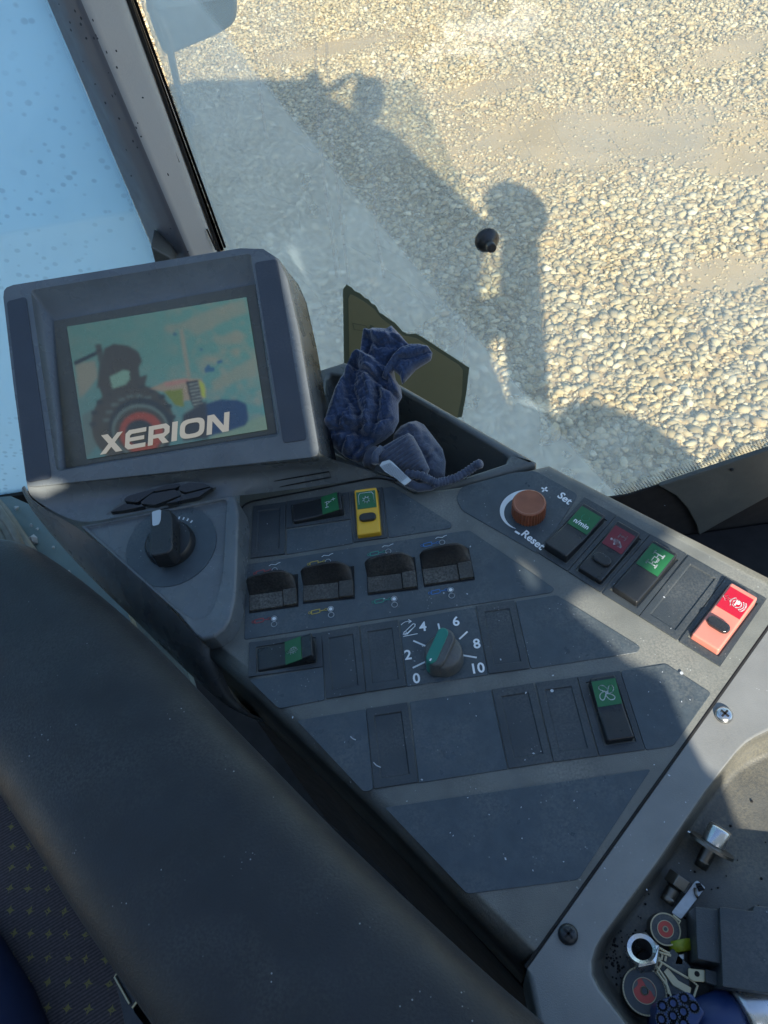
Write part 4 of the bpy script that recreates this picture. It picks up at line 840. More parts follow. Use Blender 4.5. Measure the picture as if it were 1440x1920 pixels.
    nt.links.new(an.outputs['Color'], b.inputs['Emission Color']); b.inputs['Emission Strength'].default_value = .25; me.materials.append(sm)
    scr = link('screen', me, ter, V[0]); scr['label'] = 'lit screen with a tractor under a teal sky'
    # the word across the picture
    a, b = PM(*c1((430, 868))[0]), PM(*c1((972, 768))[0]); mid = (a+b)/2; FT = Fr(mid + MN*-.0133 - MU*.0062, b-a, MV)
    W = (b-a).length*1.05
    # letters drawn as strokes of an upright 1 x 1 box, widened and slanted
    st = .19
    glyph = {'X': ([[(0, 1), (.32, 1), (1.08, 0), (.76, 0)], [(0, 0), (.30, 0), (1.05, 1), (.78, 1)]]),
             'E': [[(.16, 0), (1, 0), (1, .22), (.30, .22), (.22, .30), (.22, .70), (.30, .78), (1, .78), (1, 1), (.16, 1), (0, .84), (0, .16)], [(.2, .40), (.92, .40), (.92, .60), (.2, .60)]],
             'R': [[(0, 0), (.24, 0), (.24, 1), (0, 1)], [(.2, .78), (.7, .78), (.76, .72), (.76, .58), (.7, .52), (.2, .52), (.2, .32), (.78, .32), (1, .5), (1, .82), (.82, 1), (.2, 1)], [(.45, .36), (.72, .36), (1, 0), (.70, 0)]],
             'I': [[(0, 0), (.25, 0), (.25, 1), (0, 1)]],
             'N': [[(0, 0), (.24, 0), (.24, 1), (0, 1)], [(.0, 1), (.30, 1), (1, 0), (.72, 0)], [(.76, 0), (1, 0), (1, 1), (.76, 1)]]}
    hh = (PM(*c1((700, 762))[0])-PM(*c1((712, 843))[0])).length; xs = 0; ws = {'X': 1.02, 'E': .94, 'R': .96, 'I': .25, 'O': 1.12, 'N': 1.0}; tot = sum(ws[ch] for ch in 'XERION') + .11*5; k = (W-.16*hh)/tot; x = -W/2
    for ci, ch in enumerate('XERION'):
        bm = bmesh.new(); sh = .20*hh
        def put(u, v): return FT(x + u*k + sh*v, (v-.5)*hh, .00006*(ci % 2))
        if ch == 'O':
            vo = []; n = 40
            for i in range(n):
                t = 2*math.pi*i/n; sq = lambda c: math.copysign(abs(c)**.62, c)
                vo.append((bm.verts.new(put(.56+.56*sq(math.cos(t)), .5+.5*sq(math.sin(t)))), bm.verts.new(put(.56+.33*sq(math.cos(t)), .5+.28*sq(math.sin(t))))))
            for i in range(n): j = (i+1) % n; bm.faces.new((vo[i][0], vo[j][0], vo[j][1], vo[i][1]))
        else:
            for z, pl in enumerate(glyph[ch]):
                wl_ = ws[ch] if ch != 'I' else 1
                f = bm.faces.new([bm.verts.new(put(u*(wl_ if ch != 'X' else .95), v) + MN*.00002*z) for u, v in pl])
            for f in bm.faces: f.normal_update()
            bmesh.ops.triangulate(bm, faces=bm.faces)
        pr('pictured_letter', bm, m_txt, scr); x += (ws[ch]+.11)*k
terminal()

def keypad_housing():
    # sloping apron between the screen and the knob, then the wedge that carries the knob
    za, zk = .048, .026
    ap = [PM(50, 914), PM(596, 856), P(604, 866, .030), P(628, 880, .014), P(700, 890, .008), P(705, 895, .003), P(468, 930, .004), P(456, 940, .006), P(430, 930, .026), P(155, 984, .028), P(80, 935, .040)]
    def grid(rows, m, name, thick=0.0, sub=2):
        bm = bmesh.new(); V = [[bm.verts.new(p) for p in r] for r in rows]
        for a, b in zip(V, V[1:]):
            for i in range(len(a)-1): bm.faces.new((a[i], a[i+1], b[i+1], b[i]))
        o = obj(name, bm, m, ter, smooth=True)
        q = o.modifiers.new('s', 'SUBSURF'); q.levels = sub; q.render_levels = sub; return o
    # rows run from the screen's foot down to the rim above the knob wedge
    rA = [PM(x, y, -.0012) for x, y in ((50, 893), (104, 889), (248, 872), (398, 857), (538, 842), (593, 835))]
    r0 = [PM(x, y, .0010) for x, y in ((50, 903), (105, 898), (250, 883), (400, 867), (540, 852), (596, 846))]
    r1 = [P(x, y, z) for x, y, z in ((53, 925, .0455), (106, 915, .0450), (252, 897, .0440), (402, 881, .0430), (545, 865, .0415), (606, 857, .040))]
    r2 = [P(x, y, z) for x, y, z in ((66, 938, .040), (118, 926, .039), (262, 908, .036), (410, 892, .033), (556, 874, .026), (660, 872, .016))]
    r3 = [P(x, y, z) for x, y, z in ((95, 956, .034), (150, 945, .032), (285, 921, .030), (420, 904, .027), (570, 882, .018), (712, 890, .006))]
    r4 = [P(x, y, z) for x, y, z in ((150, 985, .0285), (215, 968, .0285), (310, 951, .0275), (428, 927, .0255), (470, 913, .012), (705, 894, .002))]
    for r in (r0, r1, r2, r3, r4):
        pass
    r4 = [P(x, y, z) for x, y, z in ((150, 985, .0285), (215, 970, .0285), (310, 952, .0275), (432, 929, .0255), (458, 930, .010), (705, 896, .002))]
    bm = bmesh.new()
    grid([rA, r0, r1, r2, r3, r4], M_['housing'], 'apron')
    # engraved strip
    bm = bmesh.new(); q = [P(x, y, z) for x, y, z in ((481, 907, .0175), (617, 884, .0150), (621, 894, .0112), (483, 920, .0115))]; n = (q[1]-q[0]).cross(q[2]-q[0]).normalized(); n = n if n.z > 0 else -n
    tube(bm, [p+n*.0012 for p in q+[q[0]]], .0005, 6); obj('engraved_strip', bm, M_['gap'], ter)
    # wedge: sunken knob plate inside a raised rounded rim
    outer = roundpoly([P(x, y, z) for x, y, z in ((150, 985, .028), (440, 926, .026), (447, 960, .024), (441, 1125, .018), (424, 1182, .016), (378, 1206, .014), (334, 1150, .018))], [0, .004, 0, .014, .014, .010, .0], 2)
    inner = roundpoly([P(x, y, z) for x, y, z in ((161, 988, .026), (425, 936, .0245), (417, 1085, .0185), (398, 1150, .0165), (368, 1164, .016), (340, 1148, .0165))], [0, .003, .01, .012, .010, .005], 2)
    bm = bmesh.new(); O = [bm.verts.new(p) for p in outer]; I = [bm.verts.new(p) for p in inner]
    ringfill(bm, O, I); lay = bm.edges.layers.float.new('bevel_weight_edge')
    J = [bm.verts.new(v.co - Vector((0, 0, .0028))) for v in I]; n = len(I)
    for i in range(n): bm.faces.new((I[i], I[(i+1) % n], J[(i+1) % n], J[i])); bm.edges.get((I[i], I[(i+1) % n]))[lay] = .25
    bm.faces.new(J); n = len(O); D = [bm.verts.new(Vector((v.co.x, v.co.y, -.01)) + (Vector((.003, 0, 0)) if v.co.x > -.18 else Vector())) for v in O]
    for i in range(n): bm.faces.new((O[i], D[i], D[(i+1) % n], O[(i+1) % n])); bm.edges.get((O[i], O[(i+1) % n]))[lay] = 1
    obj('knob_wedge', bm, M_['housing'], ter, bevel=.006, seg=5, weight=True)
    # outer side wall towards the seat
    top = [PM(46, 905), P(52, 925, .0455), P(64, 942, .040), P(92, 960, .034), P(148, 988, .028), P(245, 1068, .022), P(334, 1152, .017), P(376, 1212, .010), P(402, 1205, -.004)]
    mid = [P(*a_) for a_ in ((46, 925, .015), (62, 955, .006), (88, 992, -.004), (122, 1036, -.014), (172, 1092, -.025), (250, 1166, -.035), (345, 1262, -.045), (425, 1335, -.055), (450, 1330, -.06))]
    low = [p + Vector((.03+.004*i, .010, -.16)) for i, p in enumerate(mid)]
    grid([top, [a.lerp(b, .5)+Vector((-.003, -.002, .0)) for a, b in zip(top, mid)], mid, [m + (l-m)*.12 for m, l in zip(mid, low)], low], M_['housing'], 'side_wall')
    # keys
    m = M_['black']; ks = [((618, 300), (700, 252), (815, 266), (700, 290)), ((698, 226), (722, 208), (862, 168), (872, 178), (772, 246), (700, 238)), ((790, 244), (850, 196), (985, 172), (1016, 206), (872, 260), (795, 254)),
          ((866, 170), (930, 148), (1010, 138), (1018, 150), (985, 165), (870, 184)), ((1012, 150), (1060, 134), (1150, 138), (1185, 156), (1045, 190), (1004, 176)), ((935, 250), (1045, 200), (1160, 170), (1198, 158), (1118, 214), (940, 252))]
    kb = c2((590, 318), (704, 226), (860, 158), (1040, 128), (1150, 134), (1216, 154), (1120, 222), (860, 268))
    def kz(x, y): return .0275 + .010*max(0, min(1.2, (955-.17*(x-300)-y)/55.0))
    bm = bmesh.new(); prism(bm, roundpoly([P(x, y, kz(x, y)+.0005) for x, y in kb], .002), .003); obj('keypad_frame', bm, M_['rail'], ter, bevel=.0004)
    for kk in ks:
        q = c2(*kk); bm = bmesh.new(); prism(bm, roundpoly([P(x, y, kz(x, y)+.0030) for x, y in q], .0012, 3), .004); obj('keypad_key', bm, m, ter, bevel=.0007, seg=3)
    # rotary knob with oval dial plate
    C = P(322, 1023, .0195); Fz = Fr(C, P(425, 936, .022)-P(161, 988, .0235), P(322, 960, .0245)-P(340, 1148, .0145))
    bm = bmesh.new(); lathe(bm, Fz, [(.034, 0), (.034, .0012)], 56); obj('dial_plate', bm, M_['label'], ter)
    C2 = Fz.o + Fz.u*0 ; bm = bmesh.new(); lathe(bm, Fz, [(.0185, .0012), (.0182, .006), (.0165, .0085), (.004, .0090)], 48); kn = obj('rotary_knob', bm, M_['black'], ter, smooth=True); kn['label'] = 'black rotary knob with a pale pointer on its grip'
    kn.modifiers.new('e', 'EDGE_SPLIT').split_angle = math.radians(45)
    G = Fr(Fz.o, (1, .05, 0), (-.05, 1, .12)); hw, hl = .0083, .0185
    bm = bmesh.new(); prism(bm, roundpoly([G(x, y, .0215) for x, y in ((-hw, hl), (hw*.7, hl), (hw, hl*.6), (hw, -hl*.8), (hw*.6, -hl), (-hw*.8, -hl), (-hw, -hl*.8))], .002), .016, -G.n, taper=1.12); obj('grip', bm, M_['black'], kn, bevel=.0015, seg=3)
    bm = bmesh.new(); prism(bm, roundpoly([G(x, y, .0220) for x, y in ((-.0068, .0182), (.0, .0190), (-.0002, .0100), (-.0016, .0062), (-.0062, .0058))], .0015), .001, -G.n); obj('pointer_insert', bm, M_['ltblue'], kn)
    bm = bmesh.new(); FF = Fr(Fz.o, Fz.u, Fz.v)
    for i in range(7):
        a = math.radians(100-i*9); line(bm, FF, [(.0222*math.cos(a), .0222*math.sin(a)), (.0238*math.cos(a), .0238*math.sin(a))], .0012, .0015)
    pr('dial_mark', bm, M_['tick'], ter)
keypad_housing()

# ================================================================== armrest, seat, floor
def armrest():
    a = thing('armrest', 'long dark leatherette armrest pad running diagonally beside the console', 'armrest', P(400, 1550, .0))
    z = .070
    A = [(-175, 1130), (-150, 1080), (-90, 1040), (20, 1026), (108, 1068), (252, 1186), (450, 1392), (650, 1597), (880, 1815), (1010, 1930), (1150, 2060), (1300, 2250)]
    B = [(-178, 1140), (-180, 1160), (-178, 1200), (-165, 1260), (-120, 1345), (-4, 1482), (150, 1722), (290, 1925), (420, 2100), (520, 2250), (600, 2400), (700, 2600)]
    def smooth(L, n=72):
        L = [Vector((P(x, y, z-.026).x, P(x, y, z-.026).y, z)) for x, y in L]; m = len(L)-1; out = []
        for i in range(n+1):
            t = i/n*m; k = min(int(t), m-1); t -= k; p0, p1, p2, p3 = L[max(k-1, 0)], L[k], L[k+1], L[min(k+2, m)]
            out.append(.5*((2*p1)+(p2-p0)*t+(2*p0-5*p1+4*p2-p3)*t*t+(3*p1-p0-3*p2+p3)*t**3))
        return out
    bm = bmesh.new(); rows = []
    for a_1, b_1 in zip(smooth(A), smooth(B)):
        a_1 = a_1 + (a_1-b_1).normalized()*min(.004, (a_1-b_1).length*.03)
        w_ = (b_1-a_1).length; R_ = min(.034, w_*.48); u = (b_1-a_1)/max(w_, 1e-6); row = []
        prof = [(0, -.078), (0, -R_*.8)] + [(R_*(1-math.cos(q_)), -R_*.8*(1-math.sin(q_))) for q_ in [k*math.pi/16 for k in range(1, 9)]]
        for d, h in prof: row.append(a_1 + u*d + Vector((0, 0, h)))
        for k in range(1, 8): row.append(a_1 + u*(R_+(w_-2*R_)*k/8) + Vector((0, 0, .0022*math.sin(math.pi*k/8))))
        for d, h in prof[::-1]: row.append(b_1 - u*d + Vector((0, 0, h)))
        rows.append([bm.verts.new(p) for p in row])
    for ra, rb in zip(rows, rows[1:]):
        for i in range(len(ra)-1): bm.faces.new((ra[i], ra[i+1], rb[i+1], rb[i]))
    bm.faces.new(rows[0]); bm.faces.new(rows[-1][::-1])
    obj('pad', bm, M_['leather'], a, smooth=True)
    c = P(300, 1600, 0); q = [Vector(v) for v in smooth(A)[::6]] + [Vector(v) for v in smooth(B)[::-6]]
    bm = bmesh.new(); prism(bm, [Vector((c.x+(v.x-c.x)*.90, c.y+(v.y-c.y)*.90, -.006)) for v in q], .05); obj('armrest_shell', bm, M_['black'], a)
    # metal buckle plate hanging under the near edge
    b = thing('belt_buckle', 'small black buckle with worn metal edges beside the seat fabric', 'buckle', P(250, 1870, .0))
    bm = bmesh.new(); prism(bm, roundpoly(Pn([(214, 1828), (230, 1812), (262, 1850), (262, 1872), (248, 1892), (300, 1960), (330, 2100), (260, 2060), (228, 1890)], .012), .003), .03); obj('buckle_body', bm, M_['black'], b, bevel=.002)
    bm = bmesh.new(); tube(bm, [P(x, y, .0135) for x, y in ((228, 1812), (215, 1832), (243, 1882))], .0007, 6); tube(bm, [P(x, y, .0135) for x, y in ((262, 1860), (259, 1875), (248, 1890))], .0007, 6); obj('worn_edge', bm, M_['brass'], b)
armrest()
def seat():
    sm = mat('seat_cloth', (.062, .052, .056), .95, bump=.6, bscale=1200, var=.5, vscale=500); nt = sm.node_tree; n = nt.nodes; l = nt.links; b = n['Principled BSDF']; g = n.new('ShaderNodeNewGeometry')
    src = b.inputs['Base Color'].links[0].from_socket
    A = P(20, 1600, -.03); ux = (P(120, 1590, -.03)-A); vy = (P(60, 1700, -.03)-A)
    def m2(op, a, b_): 
        x = n.new('ShaderNodeMath'); x.operation = op
        for i, v in enumerate((a, b_)):
            if isinstance(v, (int, float)): x.inputs[i].default_value = v
            elif v is not None: l.new(v, x.inputs[i])
        return x.outputs[0]
    mp = n.new('ShaderNodeMapping'); mp.vector_type = 'POINT'; ang = math.atan2(ux.y, ux.x); mp.inputs['Rotation'].default_value = (0, 0, -ang+.1); mp.inputs['Scale'].default_value = (1/.0122,)*3; l.new(g.outputs['Position'], mp.inputs[0])
    sp = n.new('ShaderNodeSeparateXYZ'); l.new(mp.outputs[0], sp.inputs[0]); row = m2('FLOOR', sp.outputs['Y'], None)
    wn2 = n.new('ShaderNodeTexNoise'); wn2.inputs['Scale'].default_value = 28; l.new(g.outputs['Position'], wn2.inputs['Vector']); wx = m2('MULTIPLY', m2('SUBTRACT', wn2.outputs[0], .5), .9)
    xs = m2('ADD', m2('ADD', sp.outputs['X'], wx), m2('MULTIPLY', row, .37)); fx = m2('SUBTRACT', m2('FRACT', xs, None), .5); fy = m2('SUBTRACT', m2('FRACT', sp.outputs['Y'], None), .5)
    ax, ay = m2('ABSOLUTE', fx, None), m2('ABSOLUTE', fy, None)
    # four-point stars: |x|^.5 + |y|^.5 small
    s = m2('LESS_THAN', m2('ADD', m2('POWER', ax, .55), m2('POWER', ay, .55)), .50)
    nz = n.new('ShaderNodeTexNoise'); nz.inputs['Scale'].default_value = 700; l.new(g.outputs['Position'], nz.inputs['Vector']); s = m2('MULTIPLY', s, m2('GREATER_THAN', nz.outputs[0], .42))
    wv = m2('GREATER_THAN', m2('FRACT', m2('MULTIPLY', m2('ADD', m2('MULTIPLY', sp.outputs['X'], -1.0), m2('MULTIPLY', sp.outputs['Y'], 1.6)), 3.4), None), .5)
    mx = n.new('ShaderNodeMix'); mx.data_type = 'RGBA'; l.new(m2('MULTIPLY', wv, .55), mx.inputs[0]); l.new(src, mx.inputs[6]); mx.inputs[7].default_value = (.012, .011, .016, 1)
    m3 = n.new('ShaderNodeMix'); m3.data_type = 'RGBA'; l.new(m2('MULTIPLY', s, .55), m3.inputs[0]); l.new(mx.outputs[2], m3.inputs[6]); m3.inputs[7].default_value = (.26, .24, .05, 1); l.new(m3.outputs[2], b.inputs['Base Color'])
    st = thing('operator_seat', 'dark seat cushion cloth with rows of small yellow stars beside the armrest', 'seat', P(60, 1750, -.1))
    bm = bmesh.new(); q = Pn([(-500, 1440), (-20, 1455), (60, 1520), (420, 2050), (600, 2500), (-800, 2500)], -.03); prism(bm, roundpoly(q, .03), .12); obj('cushion', bm, sm, st, bevel=.02, seg=5)
    c = thing('dark_blue_trousers', 'fold of dark blue cloth at the lower left corner on the seat', 'cloth', P(0, 1880, -.02))
    bm = bmesh.new(); tube(bm, [P(-70, 1700, -.03), P(-50, 1800, -.02), P(-20, 1900, -.02), P(10, 2050, -.02)], [.008, .018, .024, .03], 18); obj('cloth_fold', bm, M_['clothblue'], c, smooth=True)
seat()
def floor():
    zf = -.62; tag(None, ) if 0 else None
    bm = bmesh.new(); prism(bm, [Vector(p) for p in ((-2.4, -.48, zf), (.62, -.48, zf), (.62, YG-.01, zf), (-2.4, YG-.01, zf))], .08)
    bm2 = bmesh.new(); prism(bm2, [Vector(p) for p in ((-.75, -.47, zf+.012), (.61, -.47, zf+.012), (.61, YG-.008, zf+.012), (-.75, YG-.008, zf+.012))], .008); tag(obj('dark_floor_sheet', bm2, M_['gap']), 'added black sheet standing in for shade in the footwell under the console', 'mat')  # black sheet added where the footwell lies in shade
    f = tag(obj('cab_floor', bm, M_['floor']), kind='structure')
    # sill under the side window and the lining that drops to the floor
    s = thing('window_sill', 'grey-green sill and dark seal below the side window at the left edge', 'sill', PY(40, 950, YG-.02))
    y = YG-.006
    zt = PY(20, 925, YG).z
    bm = bmesh.new(); prism(bm, [Vector((-1.6, y, zt)), Vector((PY(300, 900, y).x, y, zt)), Vector((PY(300, 900, y).x, y, zt-.035)), Vector((-1.6, y, zt-.035))], .02, (0, 1, 0)); obj('sill_seal', bm, M_['gap'], s)
    bm = bmesh.new(); prism(bm, [Vector((-1.6, y+.004, zt-.03)), Vector((-.2, y+.004, zt-.03)), Vector((-.2, y-.10, zt-.055)), Vector((-1.6, y-.10, zt-.055))], .04, (0, 0, -1)); obj('sill_top', bm, M_['tray'], s, bevel=.004)
    bm = bmesh.new(); prism(bm, [Vector((-1.6, y-.10, zt-.055)), Vector((-.36, y-.10, zt-.055)), Vector((-.36, y-.26, zt-.33)), Vector((-1.6, y-.26, zt-.33))], .03, (0, .3, -.5)); obj('sill_lining', bm, M_['floor'], s)
    # ribbed mat / cover at the left
    m = thing('ribbed_cover', 'grey dusty cover with moulded ribs left of the console above the armrest', 'cover', P(20, 1010, -.12)); zz = -.12
    bm = bmesh.new(); prism(bm, Pn([(-260, 850), (-6, 928), (76, 1050), (120, 1120), (100, 1250), (-300, 1250)], zz), .03); obj('plate', bm, M_['matgrey'], m, bevel=.004)
    for i in range(6):
        dx = -4-27*i; bm = bmesh.new(); tube(bm, [P(dx-20, 925+i*6, zz), P(dx+26, 990+i*6, zz), P(dx+56, 1050+i*6, zz)], .0042, 8); obj('rib', bm, M_['matgrey'], m, smooth=True)
    # crumbs and grit on the lining
    r = random.Random(3)
    for i, (x, yy, sz) in enumerate(((62, 1013, .0055), (30, 952, .003), (58, 985, .0022), (100, 1026, .0018), (70, 992, .0016), (128, 1075, .003), (160, 1103, .0022))):
        bm = bmesh.new(); bmesh.ops.create_icosphere(bm, subdivisions=1, radius=sz, matrix=Matrix.Translation(P(x, yy, -.16)))
        for v in bm.verts: v.co += Vector((r.uniform(-1, 1), r.uniform(-1, 1), r.uniform(-1, 1)))*sz*.3
        tag(obj('pebble', bm, M_['paper']), ['large pale crumb of grit beside the ribbed cover, left of the console', 'crumb of grit nearest the dark window sill seal', 'small crumb just above the large pale crumb', 'tiny crumb right of the large pale crumb', 'tiniest crumb of grit above the large pale one', 'crumb of grit close to the armrest edge', 'lowest crumb of grit, beside the console wall and armrest'][i], 'grit', 'crumbs of grit left of the console')
    bm = bmesh.new(); prism(bm, Pn([(-300, 960), (20, 930), (110, 970), (215, 1090), (260, 1200), (200, 1300), (-300, 1300)], -.165), .02); obj('inner_lining', bm, M_['floor'], s)
floor()

# ================================================================== cloths in the bin
from mathutils.geometry import delaunay_2d_cdt
def puff(name, outline, q0, n0, T, w, ridges, m, parent, step=3.0, fine=None, back=.5, terry=0.0):
    """a soft body: plan outline on a tilted plane, swelling T thick, with raised folds and creases"""
    n0 = Vector(n0).normalized(); O = np.array(outline, float)
    den = []                                       # densify outline
    for i in range(len(O)):
        a, b = O[i], O[(i+1) % len(O)]; k = max(1, int(np.linalg.norm(b-a)/step)); den += [a+(b-a)*j/k for j in range(k)]
    D = np.array(den); lo, hi = D.min(0), D.max(0); gx, gy = np.meshgrid(np.arange(lo[0], hi[0], step), np.arange(lo[1], hi[1], step)); G = np.stack([gx.ravel(), gy.ravel()], 1)
    G[:, 0] += (np.round((G[:, 1]-lo[1])/step) % 2)*step/2
    rj = np.random.default_rng(5)
    def segd(Pp, L, closed):
        best = np.full(len(Pp), 1e9); m_ = len(L)
        for i in range(m_ if closed else m_-1):
            a, b = L[i], L[(i+1) % m_]; ab = b-a; t = np.clip(((Pp-a)@ab)/max(1e-9, ab@ab), 0, 1); best = np.minimum(best, np.linalg.norm(Pp-(a+t[:, None]*ab), axis=1))
        return best
    ins = np.zeros(len(G), bool)
    for i in range(len(O)):
        a, b = O[i], O[i-1]; c = (a[1] > G[:, 1]) != (b[1] > G[:, 1]); xx = (b[0]-a[0])*(G[:, 1]-a[1])/((b[1]-a[1]) if b[1] != a[1] else 1e-9)+a[0]; ins ^= c & (G[:, 0] < xx)
    dG = segd(G, O, True); G = G[ins & (dG > step*.6)]; A = np.vstack([D, G]); nb = len(D)
    dist = segd(A, O, True); dist[:nb] = 0
    t = np.clip(dist/w, 0, 1); h = T*np.sqrt(np.clip(1-(1-t)**2, 0, 1)); h2 = h.copy()
    for poly, amp, sg in ridges:
        d = segd(A, np.array(poly, float), False); h = h + amp*np.exp(-(d/sg)**2)*np.clip(dist/(step*2.5), 0, 1)
    if fine is not None: h = h + fine(A, t)
    if terry: h = h + rj.normal(0, terry, len(h))*np.clip(t*3, 0, 1)
    res = delaunay_2d_cdt([Vector(p) for p in A], [(i, (i+1) % nb) for i in range(nb)], [], 1, 1e-5)
    V, _, F_ = res[0], res[1], res[2]
    bm = bmesh.new(); top = []; bot = []
    for i, p in enumerate(V):
        b = PPl(p.x, p.y, q0, n0); j = res[3][i][0] if res[3][i] else i
        top.append(bm.verts.new(b + n0*float(h[j]))); bot.append(None if j < nb else bm.verts.new(b - n0*float(h2[j])*back))
    for i in range(len(V)):
        if bot[i] is None: bot[i] = top[i]
    for f in F_:
        bm.faces.new([top[i] for i in f])
        bb = [bot[i] for i in f][::-1]
        if any(bot[i] is not top[i] for i in f):
            try: bm.faces.new(bb)
            except ValueError: pass
    return obj(name, bm, m, parent, smooth=True)
def fine_noise(amp, f, seed=0):
    def g(A, t):
        x, y = A[:, 0]*f, A[:, 1]*f
        return amp*t*(np.sin(x+1.7*np.sin(y*.7+seed))*np.sin(y*1.1+1.3*np.sin(x*.8+seed*2)) + .5*np.sin(x*2.3+y*1.7+seed)*np.sin(y*2.9-x))
    return g
UPW = (-.05, -.55, .83)
def cloths():
    g = thing('navy_terry_glove', 'crumpled navy blue terry cloth glove standing up in the bin', 'glove', P(680, 800, -.01))
    q = P(690, 800, .015)
    body = [(607, 800), (618, 762), (640, 712), (662, 668), (676, 660), (678, 640), (682, 622), (700, 617), (722, 618), (736, 613), (752, 630), (765, 645), (772, 650), (752, 672), (738, 690), (742, 712), (752, 728), (754, 745), (747, 757), (748, 790), (738, 812), (722, 825), (700, 838), (686, 860), (672, 868), (648, 858), (620, 835), (606, 815)]
    rid = [([(648, 705), (660, 760), (640, 800)], -.005, 5), ([(700, 700), (722, 745), (716, 790)], .006, 5), ([(640, 850), (655, 820), (690, 800), (735, 790)], -.005, 4), ([(662, 690), (690, 705), (725, 735), (748, 750)], -.006, 4), ([(695, 622), (700, 650), (690, 668)], -.004, 4), ([(726, 618), (735, 640), (760, 652)], -.004, 4), ([(668, 662), (655, 700), (630, 770), (615, 810)], .006, 9), ([(674, 664), (705, 690), (735, 715), (751, 742)], .009, 7), ([(690, 655), (712, 690), (728, 720)], -.007, 8),
           ([(672, 690), (665, 740), (680, 790), (672, 840)], -.008, 9), ([(688, 690), (700, 740), (690, 790)], .007, 9), ([(712, 720), (716, 770), (700, 820), (660, 856)], -.008, 8), ([(735, 745), (733, 790), (690, 838)], .006, 9),
           ([(690, 640), (715, 660), (745, 655)], -.006, 7), ([(688, 628), (720, 640), (750, 640)], .005, 8), ([(612, 800), (650, 790), (700, 800)], .005, 8), ([(620, 815), (660, 812), (700, 828)], -.006, 7), ([(640, 740), (650, 780)], .004, 12), ([(676, 662), (684, 668), (694, 672)], -.006, 5)]
    puff('cloth_body', body, q, UPW, .020, 34, rid, M_['navy'], g, fine=fine_noise(.0020, .16), step=1.7, terry=.00042)
    q2 = P(740, 690, .050)
    cuff = [(716, 708), (722, 690), (736, 668), (750, 654), (768, 646), (788, 646), (803, 650), (811, 662), (809, 674), (796, 680), (778, 692), (762, 712), (754, 722), (750, 705), (738, 695), (724, 712)]
    puff('cuff', cuff, q2, UPW, .009, 12, [([(722, 700), (738, 676), (756, 656)], .003, 4), ([(744, 690), (750, 676), (775, 676), (808, 662)], -.0035, 4), ([(748, 672), (770, 664), (806, 656)], .003, 6)], M_['navy'], g, fine=fine_noise(.0008, .2, 2), step=1.6, terry=.00036)
    puff('lining', [(744, 688), (752, 681), (775, 680), (806, 667), (808, 676), (780, 694), (756, 720), (750, 706)], P(770, 690, .050), UPW, .006, 10, [], M_['greyknit'], g)
    h = thing('grey_blue_knit_cap', 'grey-blue knitted cap with ribbed cuff lying in the bin', 'cap', P(760, 850, -.03))
    q = P(770, 850, -.008)
    puff('knit_body', [(738, 816), (752, 800), (768, 793), (782, 790), (795, 796), (815, 822), (830, 842), (836, 866), (834, 895), (820, 908), (780, 912), (745, 890), (735, 850)], q, UPW, .022, 30, [([(790, 800), (800, 830), (826, 860)], -.004, 7), ([(770, 800), (795, 815), (812, 850)], .004, 8), ([(816, 850), (800, 870)], -.003, 4)], M_['greyknit'], h, fine=fine_noise(.0010, .15, 1), step=1.8, terry=.00022)
    puff('knit_fold', [(679, 868), (683, 850), (694, 838), (706, 836), (716, 846), (712, 866), (700, 880), (684, 878)], P(700, 860, .0), UPW, .014, 16, [], M_['greyknit'], h, fine=fine_noise(.0008, .2, 3))
    def ribs(A, t): return .0011*np.sin((A[:, 0]*.56+A[:, 1]*.83)*2*np.pi/7.6 - .0035*(A[:, 0]-720)**1.0)*np.clip(t*2, 0, 1)
    puff('ribbed_cuff', [(702, 856), (707, 845), (722, 835), (745, 822), (766, 812), (775, 818), (790, 845), (806, 880), (800, 893), (768, 888), (742, 885), (715, 874), (704, 868)], P(750, 855, .012), UPW, .013, 20, [([(703, 860), (708, 866)], .003, 5)], M_['greyknit'], h, step=2.2, fine=ribs)
    bm = bmesh.new(); pts = []
    for x, y in ((703, 868), (704, 852), (716, 840)): pts.append(P(x, y, .024))
    tube(bm, pts, .0028, 8); obj('cuff_edge', bm, M_['greyknit'], h, smooth=True)
    pth = [(762, 888, .010), (790, 892, .012), (806, 900, .012), (818, 906, .010), (836, 902, .008), (856, 896, .008), (876, 884, .010), (892, 873, .014), (903, 868, .018)]
    bm = bmesh.new(); qq = []
    for a, b in zip(pth, pth[1:]):
        for s in range(10): t = s/10; qq.append(P(a[0]+(b[0]-a[0])*t, a[1]+(b[1]-a[1])*t, a[2]+(b[2]-a[2])*t))
    tube(bm, qq, [.0033*(1+.16*math.sin(i*1.9)) for i in range(len(qq))], 10); obj('knit_strap', bm, M_['greyknit'], h, smooth=True)
    bm = bmesh.new(); tube(bm, [P(x, y, .006) for x, y in ((765, 905), (785, 914), (806, 912), (820, 905))], .0035, 10); obj('knit_strap', bm, M_['greyknit'], h, smooth=True)
    tg = [P(x, y, .022) for x, y in ((712, 873), (716, 866), (730, 862), (736, 866), (750, 880), (771, 900), (762, 907), (758, 909), (740, 895), (722, 884))]
    bm = bmesh.new(); prism(bm, tg, .0008); t = obj('care_tag', bm, M_['tag'], h)
    bm = bmesh.new(); F = Fr(P(740, 885, .0223), P(766, 903, .022)-P(720, 868, .022), P(748, 874, .022)-P(735, 893, .022)); 
    for i in range(9): line(bm, F, [(-.012+.0003*i, -.0036+.0009*i), (.011, -.0036+.0009*i)], .0003)
    pr('care_tag_lines', bm, M_['greyknit'], t)
cloths()

